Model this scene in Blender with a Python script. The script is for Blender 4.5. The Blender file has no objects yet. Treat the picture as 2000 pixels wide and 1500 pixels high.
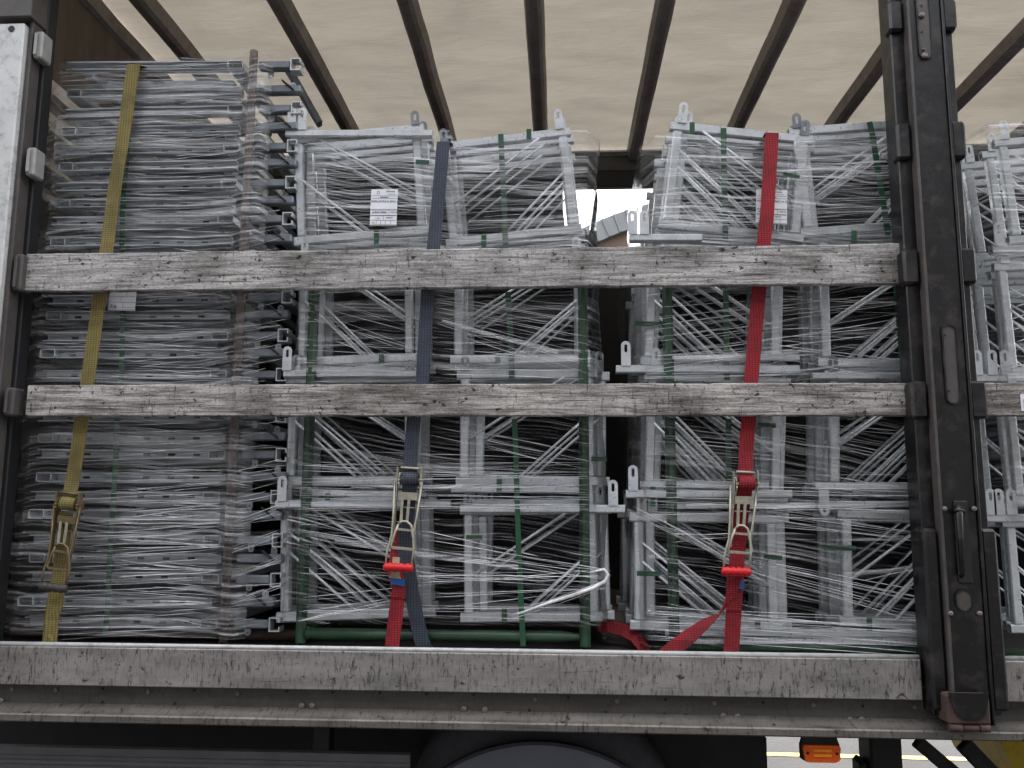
import bpy, math, random
from mathutils import Vector, Matrix, noise as mnoise
random.seed(7)
V = Vector
S = bpy.context.scene
COL = S.collection

# ------------------------------------------------------------------ camera
FPX = 1665.5
YAW, PITCH, ROLL = 0.05536, 0.14395, 0.00537
CAM = V((0, 0, 1.7))
fw = V((-math.sin(YAW)*math.cos(PITCH), math.cos(YAW)*math.cos(PITCH), math.sin(PITCH)))
r0 = V((math.cos(YAW), math.sin(YAW), 0)); u0 = r0.cross(fw)
RT = math.cos(ROLL)*r0 + math.sin(ROLL)*u0
UP = -math.sin(ROLL)*r0 + math.cos(ROLL)*u0
cd = bpy.data.cameras.new('camera'); cam = bpy.data.objects.new('camera', cd); COL.objects.link(cam)
cam.matrix_world = Matrix(((RT.x, UP.x, -fw.x, CAM.x), (RT.y, UP.y, -fw.y, CAM.y), (RT.z, UP.z, -fw.z, CAM.z), (0, 0, 0, 1)))
cd.sensor_width = 36; cd.lens = FPX/2000*36; cd.clip_start = 0.05; cd.clip_end = 3000
S.camera = cam
# ------------------------------------------------------------------ light
SUN_EL, SUN_AZ = math.radians(58), math.radians(20)     # azimuth from +Y towards +X
w = bpy.data.worlds.new('World'); S.world = w; w.use_nodes = True
nt = w.node_tree; bg = nt.nodes['Background']
sk = nt.nodes.new('ShaderNodeTexSky'); sk.sky_type = 'NISHITA'; sk.sun_disc = False
sk.sun_elevation = SUN_EL; sk.sun_rotation = SUN_AZ; sk.dust_density = 4; sk.air_density = 1.0
hs = nt.nodes.new('ShaderNodeHueSaturation'); hs.inputs['Saturation'].default_value = 0.18
nt.links.new(sk.outputs[0], hs.inputs['Color']); nt.links.new(hs.outputs[0], bg.inputs[0]); bg.inputs[1].default_value = 0.15
sl = bpy.data.lights.new('sun', 'SUN'); sl.energy = .5; sl.angle = math.radians(14); sl.color = (1, .96, .9)
sun = bpy.data.objects.new('sun', sl); COL.objects.link(sun)
sd = V((math.sin(SUN_AZ)*math.cos(SUN_EL), math.cos(SUN_AZ)*math.cos(SUN_EL), math.sin(SUN_EL)))
sun.rotation_euler = sd.to_track_quat('Z', 'Y').to_euler(); sun.location = sd*20
S.view_settings.view_transform = 'Standard'; S.view_settings.look = 'None'; S.view_settings.gamma = 1
S.view_settings.exposure = 2.9
S.cycles.transparent_max_bounces = 20; S.cycles.max_bounces = 6; S.cycles.diffuse_bounces = 4

def at(px, py, Y=None, X=None, Z=None):
    """point of the real plane Y=, X= or Z= that is seen at a pixel of the 2000x1500 photograph"""
    d = RT*(px-1000)+UP*(750-py)+fw*FPX
    t = (Y-CAM.y)/d.y if Y is not None else ((X-CAM.x)/d.x if X is not None else (Z-CAM.z)/d.z)
    return CAM+d*t
# ------------------------------------------------------------------ materials
def lin(c):
    return tuple(((x/255)/12.92 if x/255 <= .04045 else ((x/255+.055)/1.055)**2.4) for x in c)+(1,)
def mat(name):
    m = bpy.data.materials.new(name); m.use_nodes = True
    return m, m.node_tree, m.node_tree.nodes, m.node_tree.links, m.node_tree.nodes['Principled BSDF']
def nd(t, kind, **k):
    n = t.nodes.new('ShaderNode'+kind)
    for a, b in k.items():
        if a in n.inputs.keys(): n.inputs[a].default_value = b
        else: setattr(n, a, b)
    return n
def coords(t, scale=(1, 1, 1), rnd=True, rot=(0, 0, 0)):
    tc = nd(t, 'TexCoord'); mp = nd(t, 'Mapping'); mp.inputs['Scale'].default_value = scale; mp.inputs['Rotation'].default_value = rot
    src = tc.outputs['Object']
    if rnd:
        oi = nd(t, 'ObjectInfo'); ml = nd(t, 'Math', operation='MULTIPLY'); ml.inputs[1].default_value = 37.0
        t.links.new(oi.outputs['Random'], ml.inputs[0])
        ad = nd(t, 'VectorMath', operation='ADD'); t.links.new(src, ad.inputs[0]); t.links.new(ml.outputs[0], ad.inputs[1]); src = ad.outputs[0]
    t.links.new(src, mp.inputs['Vector']); return mp.outputs[0]
def noise(t, vec, scale=5, detail=4, rough=.6, dist=0):
    n = nd(t, 'TexNoise', Scale=scale, Detail=detail, Roughness=rough, Distortion=dist); t.links.new(vec, n.inputs['Vector']); return n.outputs['Fac']
def ramp(t, fac, stops):
    r = nd(t, 'ValToRGB'); t.links.new(fac, r.inputs[0]); e = r.color_ramp.elements
    while len(e) < len(stops): e.new(.5)
    for i, (p, c) in enumerate(stops):
        e[i].position = p; e[i].color = c if len(c) == 4 else tuple(c)+(1,)
    return r.outputs[0]
def mixc(t, fac, a, b, mode='MIX'):
    m = nd(t, 'Mix', data_type='RGBA', blend_type=mode)
    for s, v in ((0, fac), (6, a), (7, b)):
        if hasattr(v, 'links'): t.links.new(v, m.inputs[s])
        else: m.inputs[s].default_value = v
    return m.outputs[2]
def bump(t, h, bs, strength=.3, dist=.01):
    b = nd(t, 'Bump', Strength=strength, Distance=dist); t.links.new(h, b.inputs['Height']); t.links.new(b.outputs[0], bs.inputs['Normal'])
def g(v): return (v, v, v, 1)
def simple(name, c, rough=.5, metal=0, var=.25, vs=8, bp=.0, dirt=None, dirt_amt=.5, scale=(1, 1, 1), spec=.5):
    m, t, N, L, b = mat(name)
    b.inputs['Roughness'].default_value = rough; b.inputs['Metallic'].default_value = metal
    b.inputs['Specular IOR Level'].default_value = spec
    v = coords(t, scale); f = noise(t, v, vs, 6)
    c = lin(c)
    lo = tuple(x*(1-var) for x in c[:3]); hi = tuple(min(1, x*(1+var)) for x in c[:3])
    col = ramp(t, f, [(.3, lo), (.7, hi)])
    if dirt:
        f2 = noise(t, v, vs*2.3, 8, .7, .3); k = ramp(t, f2, [(.5, g(0)), (.68, g(dirt_amt))])
        col = mixc(t, k, col, lin(dirt))
    L.new(col, b.inputs['Base Color'])
    rr = nd(t, 'MapRange'); rr.inputs[3].default_value = max(0, rough-.12); rr.inputs[4].default_value = min(1, rough+.18)
    L.new(noise(t, v, vs*3, 5), rr.inputs[0]); L.new(rr.outputs[0], b.inputs['Roughness'])
    if bp: bump(t, f, b, bp, .01)
    return m
M = {}
M['galv'] = simple('galvanised_steel', (204, 207, 209), .28, .45, .16, 14, .05)
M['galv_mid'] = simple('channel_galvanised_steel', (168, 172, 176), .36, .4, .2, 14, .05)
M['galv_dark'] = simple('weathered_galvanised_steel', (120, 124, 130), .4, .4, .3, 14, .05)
M['rod'] = simple('zinc_rod', (240, 243, 245), .25, .3, .1, 20)
M['alu'] = simple('worn_aluminium', (198, 198, 196), .5, .15, .1, 10, .05, (96, 92, 86), .5)
M['black'] = simple('scuffed_black_paint', (13, 12, 14), .3, 0, .4, 5, .4, (70, 62, 58), .6)
M['black_matt'] = simple('black_chassis_paint', (22, 22, 23), .6, 0, .3, 5, .1)
M['darksteel'] = simple('dark_steel', (74, 70, 68), .55, .1, .25, 9, .1, (98, 82, 66), .5)
M['rust'] = simple('rusty_steel', (72, 55, 49), .75, 0, .3, 12, .2, (62, 44, 38), .8)
M['rustpole'] = simple('rusty_pole', (92, 74, 68), .6, 0, .3, 12, .2, (120, 108, 100), .6)
M['green'] = simple('green_rack_paint', (38, 66, 46), .4, 0, .25, 9, .1, (26, 40, 28), .6)
M['greenband'] = simple('green_plastic_band', (30, 76, 50), .4, 0, .2, 9)
M['bow'] = simple('old_roof_bow', (138, 130, 126), .7, 0, .2, 7, .2, (118, 94, 74), .6, (1, 1, 1))
M['rubber'] = simple('dusty_tyre_rubber', (44, 44, 48), .6, 0, .2, 9, .1, (72, 70, 70), .4)
M['guard'] = simple('grey_side_guard', (98, 96, 98), .5, .1, .15, 9)
M['yellow'] = simple('yellow_paint', (200, 168, 20), .45, 0, .12, 5, 0, (150, 118, 20), .6)
M['ratchet'] = simple('zinc_ratchet', (176, 170, 152), .32, .45, .2, 25, .1, (90, 80, 66), .5)
M['ratchet_rusty'] = simple('brown_ratchet', (112, 98, 70), .5, .35, .25, 25, .1, (72, 54, 40), .6)
M['grip'] = simple('red_grip', (205, 24, 30), .4, 0, .1, 20)
M['grip_dark'] = simple('dark_grip', (60, 54, 50), .6, 0, .2, 20)
M['paper'] = simple('white_paper', (232, 232, 236), .6, 0, .05, 10)
M['ink'] = simple('ink', (52, 50, 56), .7, 0, .1, 10)
M['tag_beige'] = simple('beige_tag', (176, 158, 132), .8, 0, .15, 30)
M['tag_blue'] = simple('blue_tag', (28, 84, 150), .6, 0, .15, 30)
M['navy'] = simple('navy_curtain', (12, 13, 18), .7, 0, .2, 4)
M['plywood'] = simple('brown_plywood', (112, 98, 84), .75, 0, .15, 3, .05, (84, 70, 58), .5, (1, 3, .6))
M['floorboard'] = simple('dirty_floor_board', (40, 33, 29), .8, 0, .2, 4)
M['rear_black'] = simple('rear_block_black', (11, 11, 13), .7, 0, .2, 4)  # black of the blocks added behind the racks to shut out light
M['fender'] = simple('blue_grey_fender', (104, 106, 118), .45, 0, .15, 5)
M['panel'] = simple('near_black_shade_sheet', (11, 12, 16), .7, 0, .3, 3, .05, (24, 24, 28), .5, spec=.2)  # shade colour of the sheets added inside the bundles
M['fitting'] = simple('dull_zinc_fitting', (150, 149, 145), .55, .2, .15, 14)
M['orange'] = simple('amber_lens', (226, 92, 12), .18, 0, .12, 30)
M['orange_bars'] = simple('amber_lens_bars', (240, 140, 30), .2, 0, .12, 30)  # lighter amber of the bars across the lens
M['bolt'] = simple('bolt_head', (120, 110, 106), .4, .5, .2, 30)
M['hall_roof'] = simple('pale_metal_roof', (112, 114, 115), .5, 0, .06, .5)
M['blocker_wall'] = simple('blocker_cladding', (62, 62, 64), .6, 0, .1, .5)  # walls of the added hall that blocks the low sky
M['blocker_trim'] = simple('blocker_trim_grey', (84, 86, 90), .5, 0, .1, .5)
M['hall_wall'] = simple('brown_hall_wall', (96, 80, 66), .8, 0, .15, .5)

def web(name, c, dark):
    m, t, N, L, b = mat(name); b.inputs['Roughness'].default_value = .8
    tc = nd(t, 'TexCoord')
    wv = nd(t, 'TexWave', wave_type='BANDS', bands_direction='Z', Scale=38.0, Distortion=.8); L.new(tc.outputs['Object'], wv.inputs[0])
    wx = nd(t, 'TexWave', wave_type='BANDS', bands_direction='X', Scale=30.0, Distortion=.8); L.new(tc.outputs['Object'], wx.inputs[0])
    ml = nd(t, 'Math', operation='MULTIPLY'); L.new(wv.outputs['Fac'], ml.inputs[0]); L.new(wx.outputs['Fac'], ml.inputs[1])
    n = noise(t, coords(t), 7, 8, .7)
    c1 = mixc(t, ml.outputs[0], lin(dark), lin(c))
    k = ramp(t, n, [(.42, g(0)), (.66, g(.8))])
    L.new(mixc(t, k, c1, tuple(x*.55 for x in lin(dark)[:3])+(1,)), b.inputs['Base Color'])
    bump(t, ml.outputs[0], b, .5, .002); return m
M['red'] = web('red_webbing', (190, 38, 48), (120, 18, 28))
M['blue'] = web('blue_grey_webbing', (88, 95, 108), (50, 55, 66))
M['oldyellow'] = web('dirty_yellow_webbing', (164, 148, 90), (108, 96, 50))

def wood(name, base, light, dark, grain=1.0):
    m, t, N, L, b = mat(name); b.inputs['Roughness'].default_value = .8; b.inputs['Specular IOR Level'].default_value = .25
    v = coords(t, (1.6, 3, 26)); f = noise(t, v, 3.2, 10, .68, .35)
    col = ramp(t, f, [(.28, lin(dark)), (.45, lin(base)), (.60, lin(light)), (.75, lin(base))])
    f2 = noise(t, coords(t, (2.5, 2, 95)), 2.0, 8, .6)                         # fine dark cracks along the grain
    k2 = ramp(t, f2, [(.33, g(.85)), (.44, g(0))]); col = mixc(t, k2, col, lin((52, 42, 38)))
    f3 = noise(t, coords(t, (62, 10, 9)), 1.6, 6, .7, .2)                       # short upright cuts and dents
    k3 = ramp(t, f3, [(.60, g(0)), (.66, g(.8*grain))]); col = mixc(t, k3, col, lin((46, 38, 35)))
    f4 = noise(t, coords(t, (9, 3, 15)), 2.1, 9, .75, .6)                       # knots and stains
    k4 = ramp(t, f4, [(.585, g(0)), (.66, g(.8))]); col = mixc(t, k4, col, lin((70, 58, 52)))
    fz = noise(t, coords(t, (26, 10, 70)), 3.0, 6, .75); col = mixc(t, 1.0, col, ramp(t, fz, [(.32, (.5, .5, .5)), (.68, (1.35, 1.35, 1.35))]), 'MULTIPLY')
    fs = noise(t, coords(t, (34, 10, 44)), 1.3, 3, .5, .5); col = mixc(t, ramp(t, fs, [(.645, g(0)), (.69, g(.9))]), col, lin((40, 33, 31)))
    f5 = noise(t, coords(t, (3.4, 3, 5)), 1.3, 5, .6)
    k5 = ramp(t, f5, [(.36, (.55, .53, .52)), (.52, (1, 1, 1)), (.68, (1.2, 1.19, 1.18))]); col = mixc(t, 1.0, col, k5, 'MULTIPLY')
    L.new(col, b.inputs['Base Color'])
    ad = nd(t, 'Math', operation='SUBTRACT'); L.new(f, ad.inputs[0]); L.new(k3, ad.inputs[1]); bump(t, ad.outputs[0], b, .55, .004); return m
M['wood'] = wood('weathered_board_wood', (150, 146, 143), (196, 192, 188), (84, 79, 76), .8)
M['wood2'] = wood('chipped_board_wood', (140, 134, 129), (196, 190, 184), (66, 61, 58), 1.0)

def scratched(name, base, dark, amount=1.0, rough=.5, metal=.3):
    m, t, N, L, b = mat(name); b.inputs['Metallic'].default_value = metal; b.inputs['Roughness'].default_value = rough
    f = noise(t, coords(t, (2, 2, 6)), 2.5, 8, .65); col = ramp(t, f, [(.3, tuple(x*.62 for x in lin(base)[:3])), (.7, tuple(x*1.2 for x in lin(base)[:3]))])
    f3 = noise(t, coords(t, (70, 10, 14)), 1.5, 7, .78, .5); f3b = noise(t, coords(t, (3, 3, 3)), 2, 3)
    k3 = ramp(t, f3, [(.515, g(0)), (.61, g(.92*amount))]); kb = ramp(t, f3b, [(.38, g(.45)), (.52, g(1))])
    mm = nd(t, 'Math', operation='MULTIPLY'); L.new(k3, mm.inputs[0]); L.new(kb, mm.inputs[1]); col = mixc(t, mm.outputs[0], col, lin(dark))
    f4 = noise(t, coords(t, (22, 10, 26)), 1.5, 5, .6, .8); k4 = ramp(t, f4, [(.62, g(0)), (.68, g(.9*amount))]); col = mixc(t, k4, col, lin((40, 34, 34)))
    f6 = noise(t, coords(t, (2.2, 3, 60)), 1.7, 6, .6); k6 = ramp(t, f6, [(.62, g(0)), (.70, g(.6*amount))]); col = mixc(t, k6, col, lin((44, 38, 36)))
    f5 = noise(t, coords(t, (30, 3, 2.2)), 1.1, 5, .6, .3); k5 = ramp(t, f5, [(.64, g(0)), (.74, g(.55))]); col = mixc(t, k5, col, lin((98, 74, 58)))
    L.new(col, b.inputs['Base Color']); bump(t, f, b, .25, .006); return m
M['drop'] = scratched('scratched_side_board', (150, 145, 140), (44, 38, 37))
M['rave'] = scratched('grimy_side_rail', (80, 76, 70), (44, 38, 35), .5, .6, .1)
M['lip'] = scratched('worn_bright_edge', (116, 111, 105), (60, 53, 48), 1.0, .5, .35)

# roof tarpaulin
m, t, N, L, b = mat('beige_roof_tarpaulin')
v = coords(t, (1, 2.2, 1), False, (0, 0, .25)); f = noise(t, v, 1.6, 9, .62, .5)
col = ramp(t, f, [(.3, lin((162, 154, 141))), (.7, lin((186, 178, 164)))])
f2 = noise(t, coords(t, (2, 9, 1), False, (0, 0, -.2)), 2.2, 8, .7, 1.1); col = mixc(t, ramp(t, f2, [(.60, g(0)), (.78, g(.14))]), col, lin((150, 138, 118)))
f3 = noise(t, coords(t, (8, 8, 1), False), 2.6, 8, .75, .4); col = mixc(t, ramp(t, f3, [(.66, g(0)), (.72, g(.35))]), col, lin((120, 106, 88)))
di = nd(t, 'BsdfDiffuse'); tr = nd(t, 'BsdfTranslucent'); mx = nd(t, 'MixShader'); mx.inputs[0].default_value = .112
bp = nd(t, 'Bump', Strength=.5, Distance=.03); L.new(f2, bp.inputs['Height'])
for s in (di, tr): L.new(col, s.inputs[0]); L.new(bp.outputs[0], s.inputs['Normal'])
L.new(di.outputs[0], mx.inputs[1]); L.new(tr.outputs[0], mx.inputs[2]); L.new(mx.outputs[0], N['Material Output'].inputs[0]); M['tarp'] = m

# ground
m, t, N, L, b = mat('rough_concrete'); v = coords(t, (1, 1, 1), False)
f = noise(t, v, 3, 10, .7); col = ramp(t, f, [(.3, lin((32, 30, 28))), (.7, lin((42, 40, 39)))])
f2 = noise(t, v, 40, 4, .7); col = mixc(t, ramp(t, f2, [(.5, g(0)), (.7, g(.5))]), col, lin((22, 20, 19)))
L.new(col, b.inputs['Base Color']); b.inputs['Roughness'].default_value = .9; bump(t, f2, b, .4, .02); M['concrete'] = m

def film(name, base, amp, fx=1.4, fz=60, slope=0.0, lo=.5, hi=.66, white=.82):
    """clear stretch film: mostly see-through, milky where it is gathered into folds that run along it"""
    m, t, N, L, b = mat(name)
    tc = nd(t, 'TexCoord'); src = tc.outputs['Object']
    wn = nd(t, 'TexNoise', Scale=1.7, Detail=2.0); L.new(src, wn.inputs['Vector'])
    sep = nd(t, 'SeparateXYZ'); L.new(src, sep.inputs[0])
    a = nd(t, 'Math', operation='MULTIPLY_ADD'); L.new(wn.outputs['Fac'], a.inputs[0]); a.inputs[1].default_value = .13; L.new(sep.outputs[2], a.inputs[2])
    s2 = nd(t, 'Math', operation='MULTIPLY_ADD'); L.new(sep.outputs[0], s2.inputs[0]); s2.inputs[1].default_value = slope; L.new(a.outputs[0], s2.inputs[2])
    cb = nd(t, 'CombineXYZ'); L.new(sep.outputs[0], cb.inputs[0]); L.new(sep.outputs[1], cb.inputs[1]); L.new(s2.outputs[0], cb.inputs[2])
    def lay(sx, sz, det):
        mp = nd(t, 'Mapping'); mp.inputs['Scale'].default_value = (sx, sx, sz); L.new(cb.outputs[0], mp.inputs[0])
        return noise(t, mp.outputs[0], 1.0, det, .6)
    n1 = lay(fx, fz, 5); n2 = lay(2.2, 5, 3); n3 = lay(fx*1.7, fz*2.3, 3)
    k1 = ramp(t, n1, [(lo, g(0)), (hi, g(1))]); k2 = ramp(t, n2, [(.35, g(.25)), (.62, g(1))]); k3 = ramp(t, n3, [(.54, g(0)), (.66, g(.7))])
    mx_ = nd(t, 'Math', operation='MAXIMUM'); L.new(k1, mx_.inputs[0]); L.new(k3, mx_.inputs[1])
    ml = nd(t, 'Math', operation='MULTIPLY'); L.new(mx_.outputs[0], ml.inputs[0]); L.new(k2, ml.inputs[1])
    fa = nd(t, 'Math', operation='MULTIPLY_ADD', use_clamp=True); L.new(ml.outputs[0], fa.inputs[0]); fa.inputs[1].default_value = amp; fa.inputs[2].default_value = base
    b.inputs['Base Color'].default_value = (white, white, white*1.01, 1); b.inputs['Roughness'].default_value = .22
    bump(t, n1, b, .9, .01)
    tp = nd(t, 'BsdfTransparent'); tp.inputs[0].default_value = (.97, .97, .97, 1)
    mx = nd(t, 'MixShader'); L.new(fa.outputs[0], mx.inputs[0]); L.new(tp.outputs[0], mx.inputs[1]); L.new(b.outputs[0], mx.inputs[2])
    gl = nd(t, 'BsdfGlossy'); gl.inputs['Roughness'].default_value = .12; L.new(b.inputs['Normal'].links[0].from_socket, gl.inputs['Normal'])
    lw = nd(t, 'LayerWeight', Blend=.12); g2 = nd(t, 'MixShader'); sg = nd(t, 'Math', operation='MULTIPLY_ADD', use_clamp=True); L.new(ml.outputs[0], sg.inputs[0]); sg.inputs[1].default_value = .22; L.new(lw.outputs['Fresnel'], sg.inputs[2]); L.new(sg.outputs[0], g2.inputs[0])
    L.new(mx.outputs[0], g2.inputs[1]); L.new(gl.outputs[0], g2.inputs[2])
    L.new(g2.outputs[0], N['Material Output'].inputs[0]); return m
M['film_dense'] = film('stretch_film_dense', .02, .4, 1.0, 62, 0, .49, .66)
M['film_top'] = film('stretch_film_many_layers', .01, .5, 1.2, 82, .05, .48, .62)
M['film_fold'] = film('stretch_film_fold', .06, .5, 1.0, 160, 0, .42, .62, .9)
M['film_mid'] = film('stretch_film_medium', .008, .4, 1.1, 55, 0, .50, .68)
M['film_sparse'] = film('stretch_film_sparse', .003, .34, .9, 60, .16, .56, .72)
M['film_up'] = film('stretch_film_sparse_rising', .004, .36, .9, 60, -.14, .55, .71)
m, t, N, L, b = mat('gathered_film_strand'); b.inputs['Base Color'].default_value = (.95, .95, .96, 1); b.inputs['Roughness'].default_value = .14; b.inputs['Specular IOR Level'].default_value = .9
tp = nd(t, 'BsdfTransparent'); mx = nd(t, 'MixShader')
L.new(ramp(t, noise(t, coords(t, (5, 5, 5)), 2, 3), [(.35, g(.35)), (.6, g(1))]), mx.inputs[0]); L.new(tp.outputs[0], mx.inputs[1]); L.new(b.outputs[0], mx.inputs[2]); L.new(mx.outputs[0], N['Material Output'].inputs[0]); M['strand'] = m

# ------------------------------------------------------------------ mesh helpers
class MB:
    def __init__(s): s.v = []; s.f = []; s.sm = []
    def loft(s, rings, close=True, caps=True, smooth=False):
        b = len(s.v); n = len(rings[0])
        for r in rings: s.v += [tuple(p) for p in r]
        for i in range(len(rings)-1):
            for j in range(n if close else n-1):
                k = (j+1) % n
                s.f.append((b+i*n+j, b+i*n+k, b+(i+1)*n+k, b+(i+1)*n+j)); s.sm.append(smooth)
        if caps and close:
            s.f.append(tuple(b+j for j in reversed(range(n)))); s.f.append(tuple(b+(len(rings)-1)*n+j for j in range(n))); s.sm += [False, False]
        return s
    def beam(s, p0, p1, w_, h, up=V((0, 0, 1)), ch=.005, hollow=None):
        p0, p1, up = V(p0), V(p1), V(up); d = (p1-p0).normalized(); sd_ = d.cross(up).normalized(); tp_ = sd_.cross(d)
        def sec(c, w2, h2, c2):
            pts = [(w2-c2, -h2), (w2, -h2+c2), (w2, h2-c2), (w2-c2, h2), (-w2+c2, h2), (-w2, h2-c2), (-w2, -h2+c2), (-w2+c2, -h2)]
            return [c+sd_*a+tp_*b_ for a, b_ in pts]
        w2, h2 = w_/2, h/2
        if hollow:
            t_ = .003
            s.loft([sec(p0+d*.09, w2-t_, h2-t_, ch*.4), sec(p0, w2-t_, h2-t_, ch*.4), sec(p0, w2, h2, ch), sec(p1, w2, h2, ch)])
        else:
            c = min(ch, .4*min(w_, h))
            s.loft([sec(p0, w2-c, h2-c, c*.5), sec(p0+d*c, w2, h2, c), sec(p1-d*c, w2, h2, c), sec(p1, w2-c, h2-c, c*.5)])
        return s
    def box(s, a, b, ch=.003):
        a, b = V(a), V(b); c = (a+b)/2
        return s.beam((a.x, c.y, c.z), (b.x, c.y, c.z), abs(b.y-a.y), abs(b.z-a.z), ch=ch)
    def tube(s, pts, r, n=8, caps=True, smooth=True):
        pts = [V(p) for p in pts]; rings = []
        rr = r if isinstance(r, (list, tuple)) else [r]*len(pts)
        prev = None
        for i, p in enumerate(pts):
            d = (pts[min(i+1, len(pts)-1)]-pts[max(i-1, 0)]).normalized()
            a = prev if prev else (V((0, 1, 0)) if abs(d.y) < .9 else V((1, 0, 0)))
            a = (a-d*a.dot(d)).normalized(); prev = a; b_ = d.cross(a)
            rings.append([p+(a*math.cos(q)+b_*math.sin(q))*rr[i] for q in [2*math.pi*k/n for k in range(n)]])
        return s.loft(rings, caps=caps, smooth=smooth)
    def strap(s, pts, wid, th=.003, wdirs=None):
        pts = [V(p) for p in pts]; rings = []
        for i, p in enumerate(pts):
            d = (pts[min(i+1, len(pts)-1)]-pts[max(i-1, 0)]).normalized()
            wv = V(wdirs[i]) if wdirs else V((1, 0, 0)); wv = (wv-d*wv.dot(d)).normalized()
            nn = d.cross(wv).normalized(); w2 = (wid[i] if isinstance(wid, (list, tuple)) else wid)/2
            rings.append([p+wv*w2+nn*th/2, p-wv*w2+nn*th/2, p-wv*w2-nn*th/2, p+wv*w2-nn*th/2])
        return s.loft(rings)
    def prism(s, poly, y0, y1):
        """outline in X,Z pushed through Y"""
        return s.loft([[V((x, y0, z)) for x, z in poly], [V((x, y1, z)) for x, z in poly]])
    def holed(s, outer, inner, y0, y1):
        b = len(s.v); n = len(outer)
        for poly, y in ((outer, y0), (inner, y0), (inner, y1), (outer, y1)): s.v += [(x, y, z) for x, z in poly]
        for i in range(4):
            for j in range(n):
                k = (j+1) % n; i2 = (i+1) % 4
                s.f.append((b+i*n+j, b+i*n+k, b+i2*n+k, b+i2*n+j)); s.sm.append(False)
        return s
    def sphere(s, c, r, sc=(1, 1, 1), n=10):
        rings = []
        for i in range(1, n):
            a = math.pi*i/n; rings.append([V(c)+V((math.sin(a)*math.cos(q)*r*sc[0], math.sin(a)*math.sin(q)*r*sc[1], math.cos(a)*r*sc[2])) for q in [2*math.pi*k/n for k in range(n)]])
        return s.loft(rings, smooth=True)
    def build(s, name, m_, parent=None):
        me = bpy.data.meshes.new(name); me.from_pydata(s.v, [], s.f); me.polygons.foreach_set('use_smooth', s.sm); me.materials.append(m_); me.update()
        import bmesh
        bm = bmesh.new(); bm.from_mesh(me); bmesh.ops.recalc_face_normals(bm, faces=bm.faces); bm.to_mesh(me); bm.free()
        o = bpy.data.objects.new(name, me); COL.objects.link(o)
        if parent: o.parent = parent; o.matrix_parent_inverse = Matrix.Identity(4)
        return o
def tag(o, label=None, cat=None, group=None, kind=None):
    for k, v_ in (('label', label), ('category', cat), ('group', group), ('kind', kind)):
        if v_: o[k] = v_
    return o
def empty(name, loc=(0, 0, 0), label=None, cat=None, group=None):
    o = bpy.data.objects.new(name, None); COL.objects.link(o); o.location = loc; o.empty_display_size = .1
    return tag(o, label, cat, group)
KIDS = {}
def copy_tree(o, label=None):
    c = o.copy(); COL.objects.link(c)
    if label: c['label'] = label
    for ch in KIDS[o.name]:
        k = ch.copy(); COL.objects.link(k); k.parent = c
    return c
def rel(o, loc):
    """moves a mesh built in world space so that its thing's empty can sit at loc"""
    o.data.transform(Matrix.Translation(-V(loc)))

# ------------------------------------------------------------------ setting
gm = MB(); gm.v = [(-600, -300, 0), (600, -300, 0), (600, 900, 0), (-600, 900, 0)]; gm.f = [(0, 1, 2, 3)]; gm.sm = [False]
tag(gm.build('ground', M['concrete']), kind='structure')
pa, pb = at(1500, 1479, Z=.004), at(1560, 1489, Z=.004)
ym = MB(); ym.v = [(-8, pa.y+.20, .004), (12, pa.y-.13, .004), (12, pa.y-.05, .004), (-8, pa.y+.28, .004)]; ym.f = [(0, 1, 2, 3)]; ym.sm = [False]
tag(ym.build('road_marking', M['yellow']), kind='structure')
# unseen hall added behind the camera: it hides the low sky from the open side of the trailer
wh = empty('sky_blocker_hall', (0, -4.2, 0), 'dark grey hall added behind the camera to block the low sky', 'building')
MB().box((-45, -14, 0), (45, 0, 8.2), .01).build('wall', M['blocker_wall'], wh)
for x in (-18, -9, 0, 9, 18): MB().box((x-1.8, .003, .02), (x+1.8, .05, 3.6), .01).build('blocker_door', M['blocker_trim'], wh)
MB().box((-45.3, -14.2, 8.203), (45.3, .4, 8.5), .02).build('roof', M['blocker_trim'], wh)
# hall with an arched roof, seen in the gap between the loads
hx, hy = 8.0, 42.0
hall = empty('industrial_hall', (hx, hy, 0), 'distant hall with pale arched metal roof seen in the gap between two racks', 'building')
def arc_pts(R_, zc, a0, a1, n, x0): return [(x0+R_*math.sin(a0+(a1-a0)*i/n), zc+R_*math.cos(a0+(a1-a0)*i/n)) for i in range(n+1)]
topz = at(1230, 388, Y=hy).z
R1 = 16.0; xc0 = at(1300, 410, Y=hy).x-hx+3
o_ = arc_pts(R1, topz-R1+.2, -.8, .8, 40, xc0); i_ = arc_pts(R1-1.0, topz-R1+.2, -.8, .8, 40, xc0)
MB().loft([[V((x, 0, z)), V((x2, 0, z2)), V((x2, 18, z2)), V((x, 18, z))] for (x, z), (x2, z2) in zip(o_, i_)]).build('roof', M['hall_roof'], hall)
for q in range(0, 41):
    (x, z), (x2, z2) = o_[q], i_[q]; MB().beam((x, -.05, z+.02), (x2, -.05, z2), .09, .08).build('roof_seam', M['hall_roof'], hall)
MB().prism([(p[0], p[1]-.02) for p in i_]+[(i_[-1][0], 0), (i_[0][0], 0)], .4, 17).build('wall', M['hall_wall'], hall)
MB().box((xc0-14, -.3, topz-5.6), (xc0+14, .2, topz-5.2)).build('gutter', M['alu'], hall)
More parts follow.
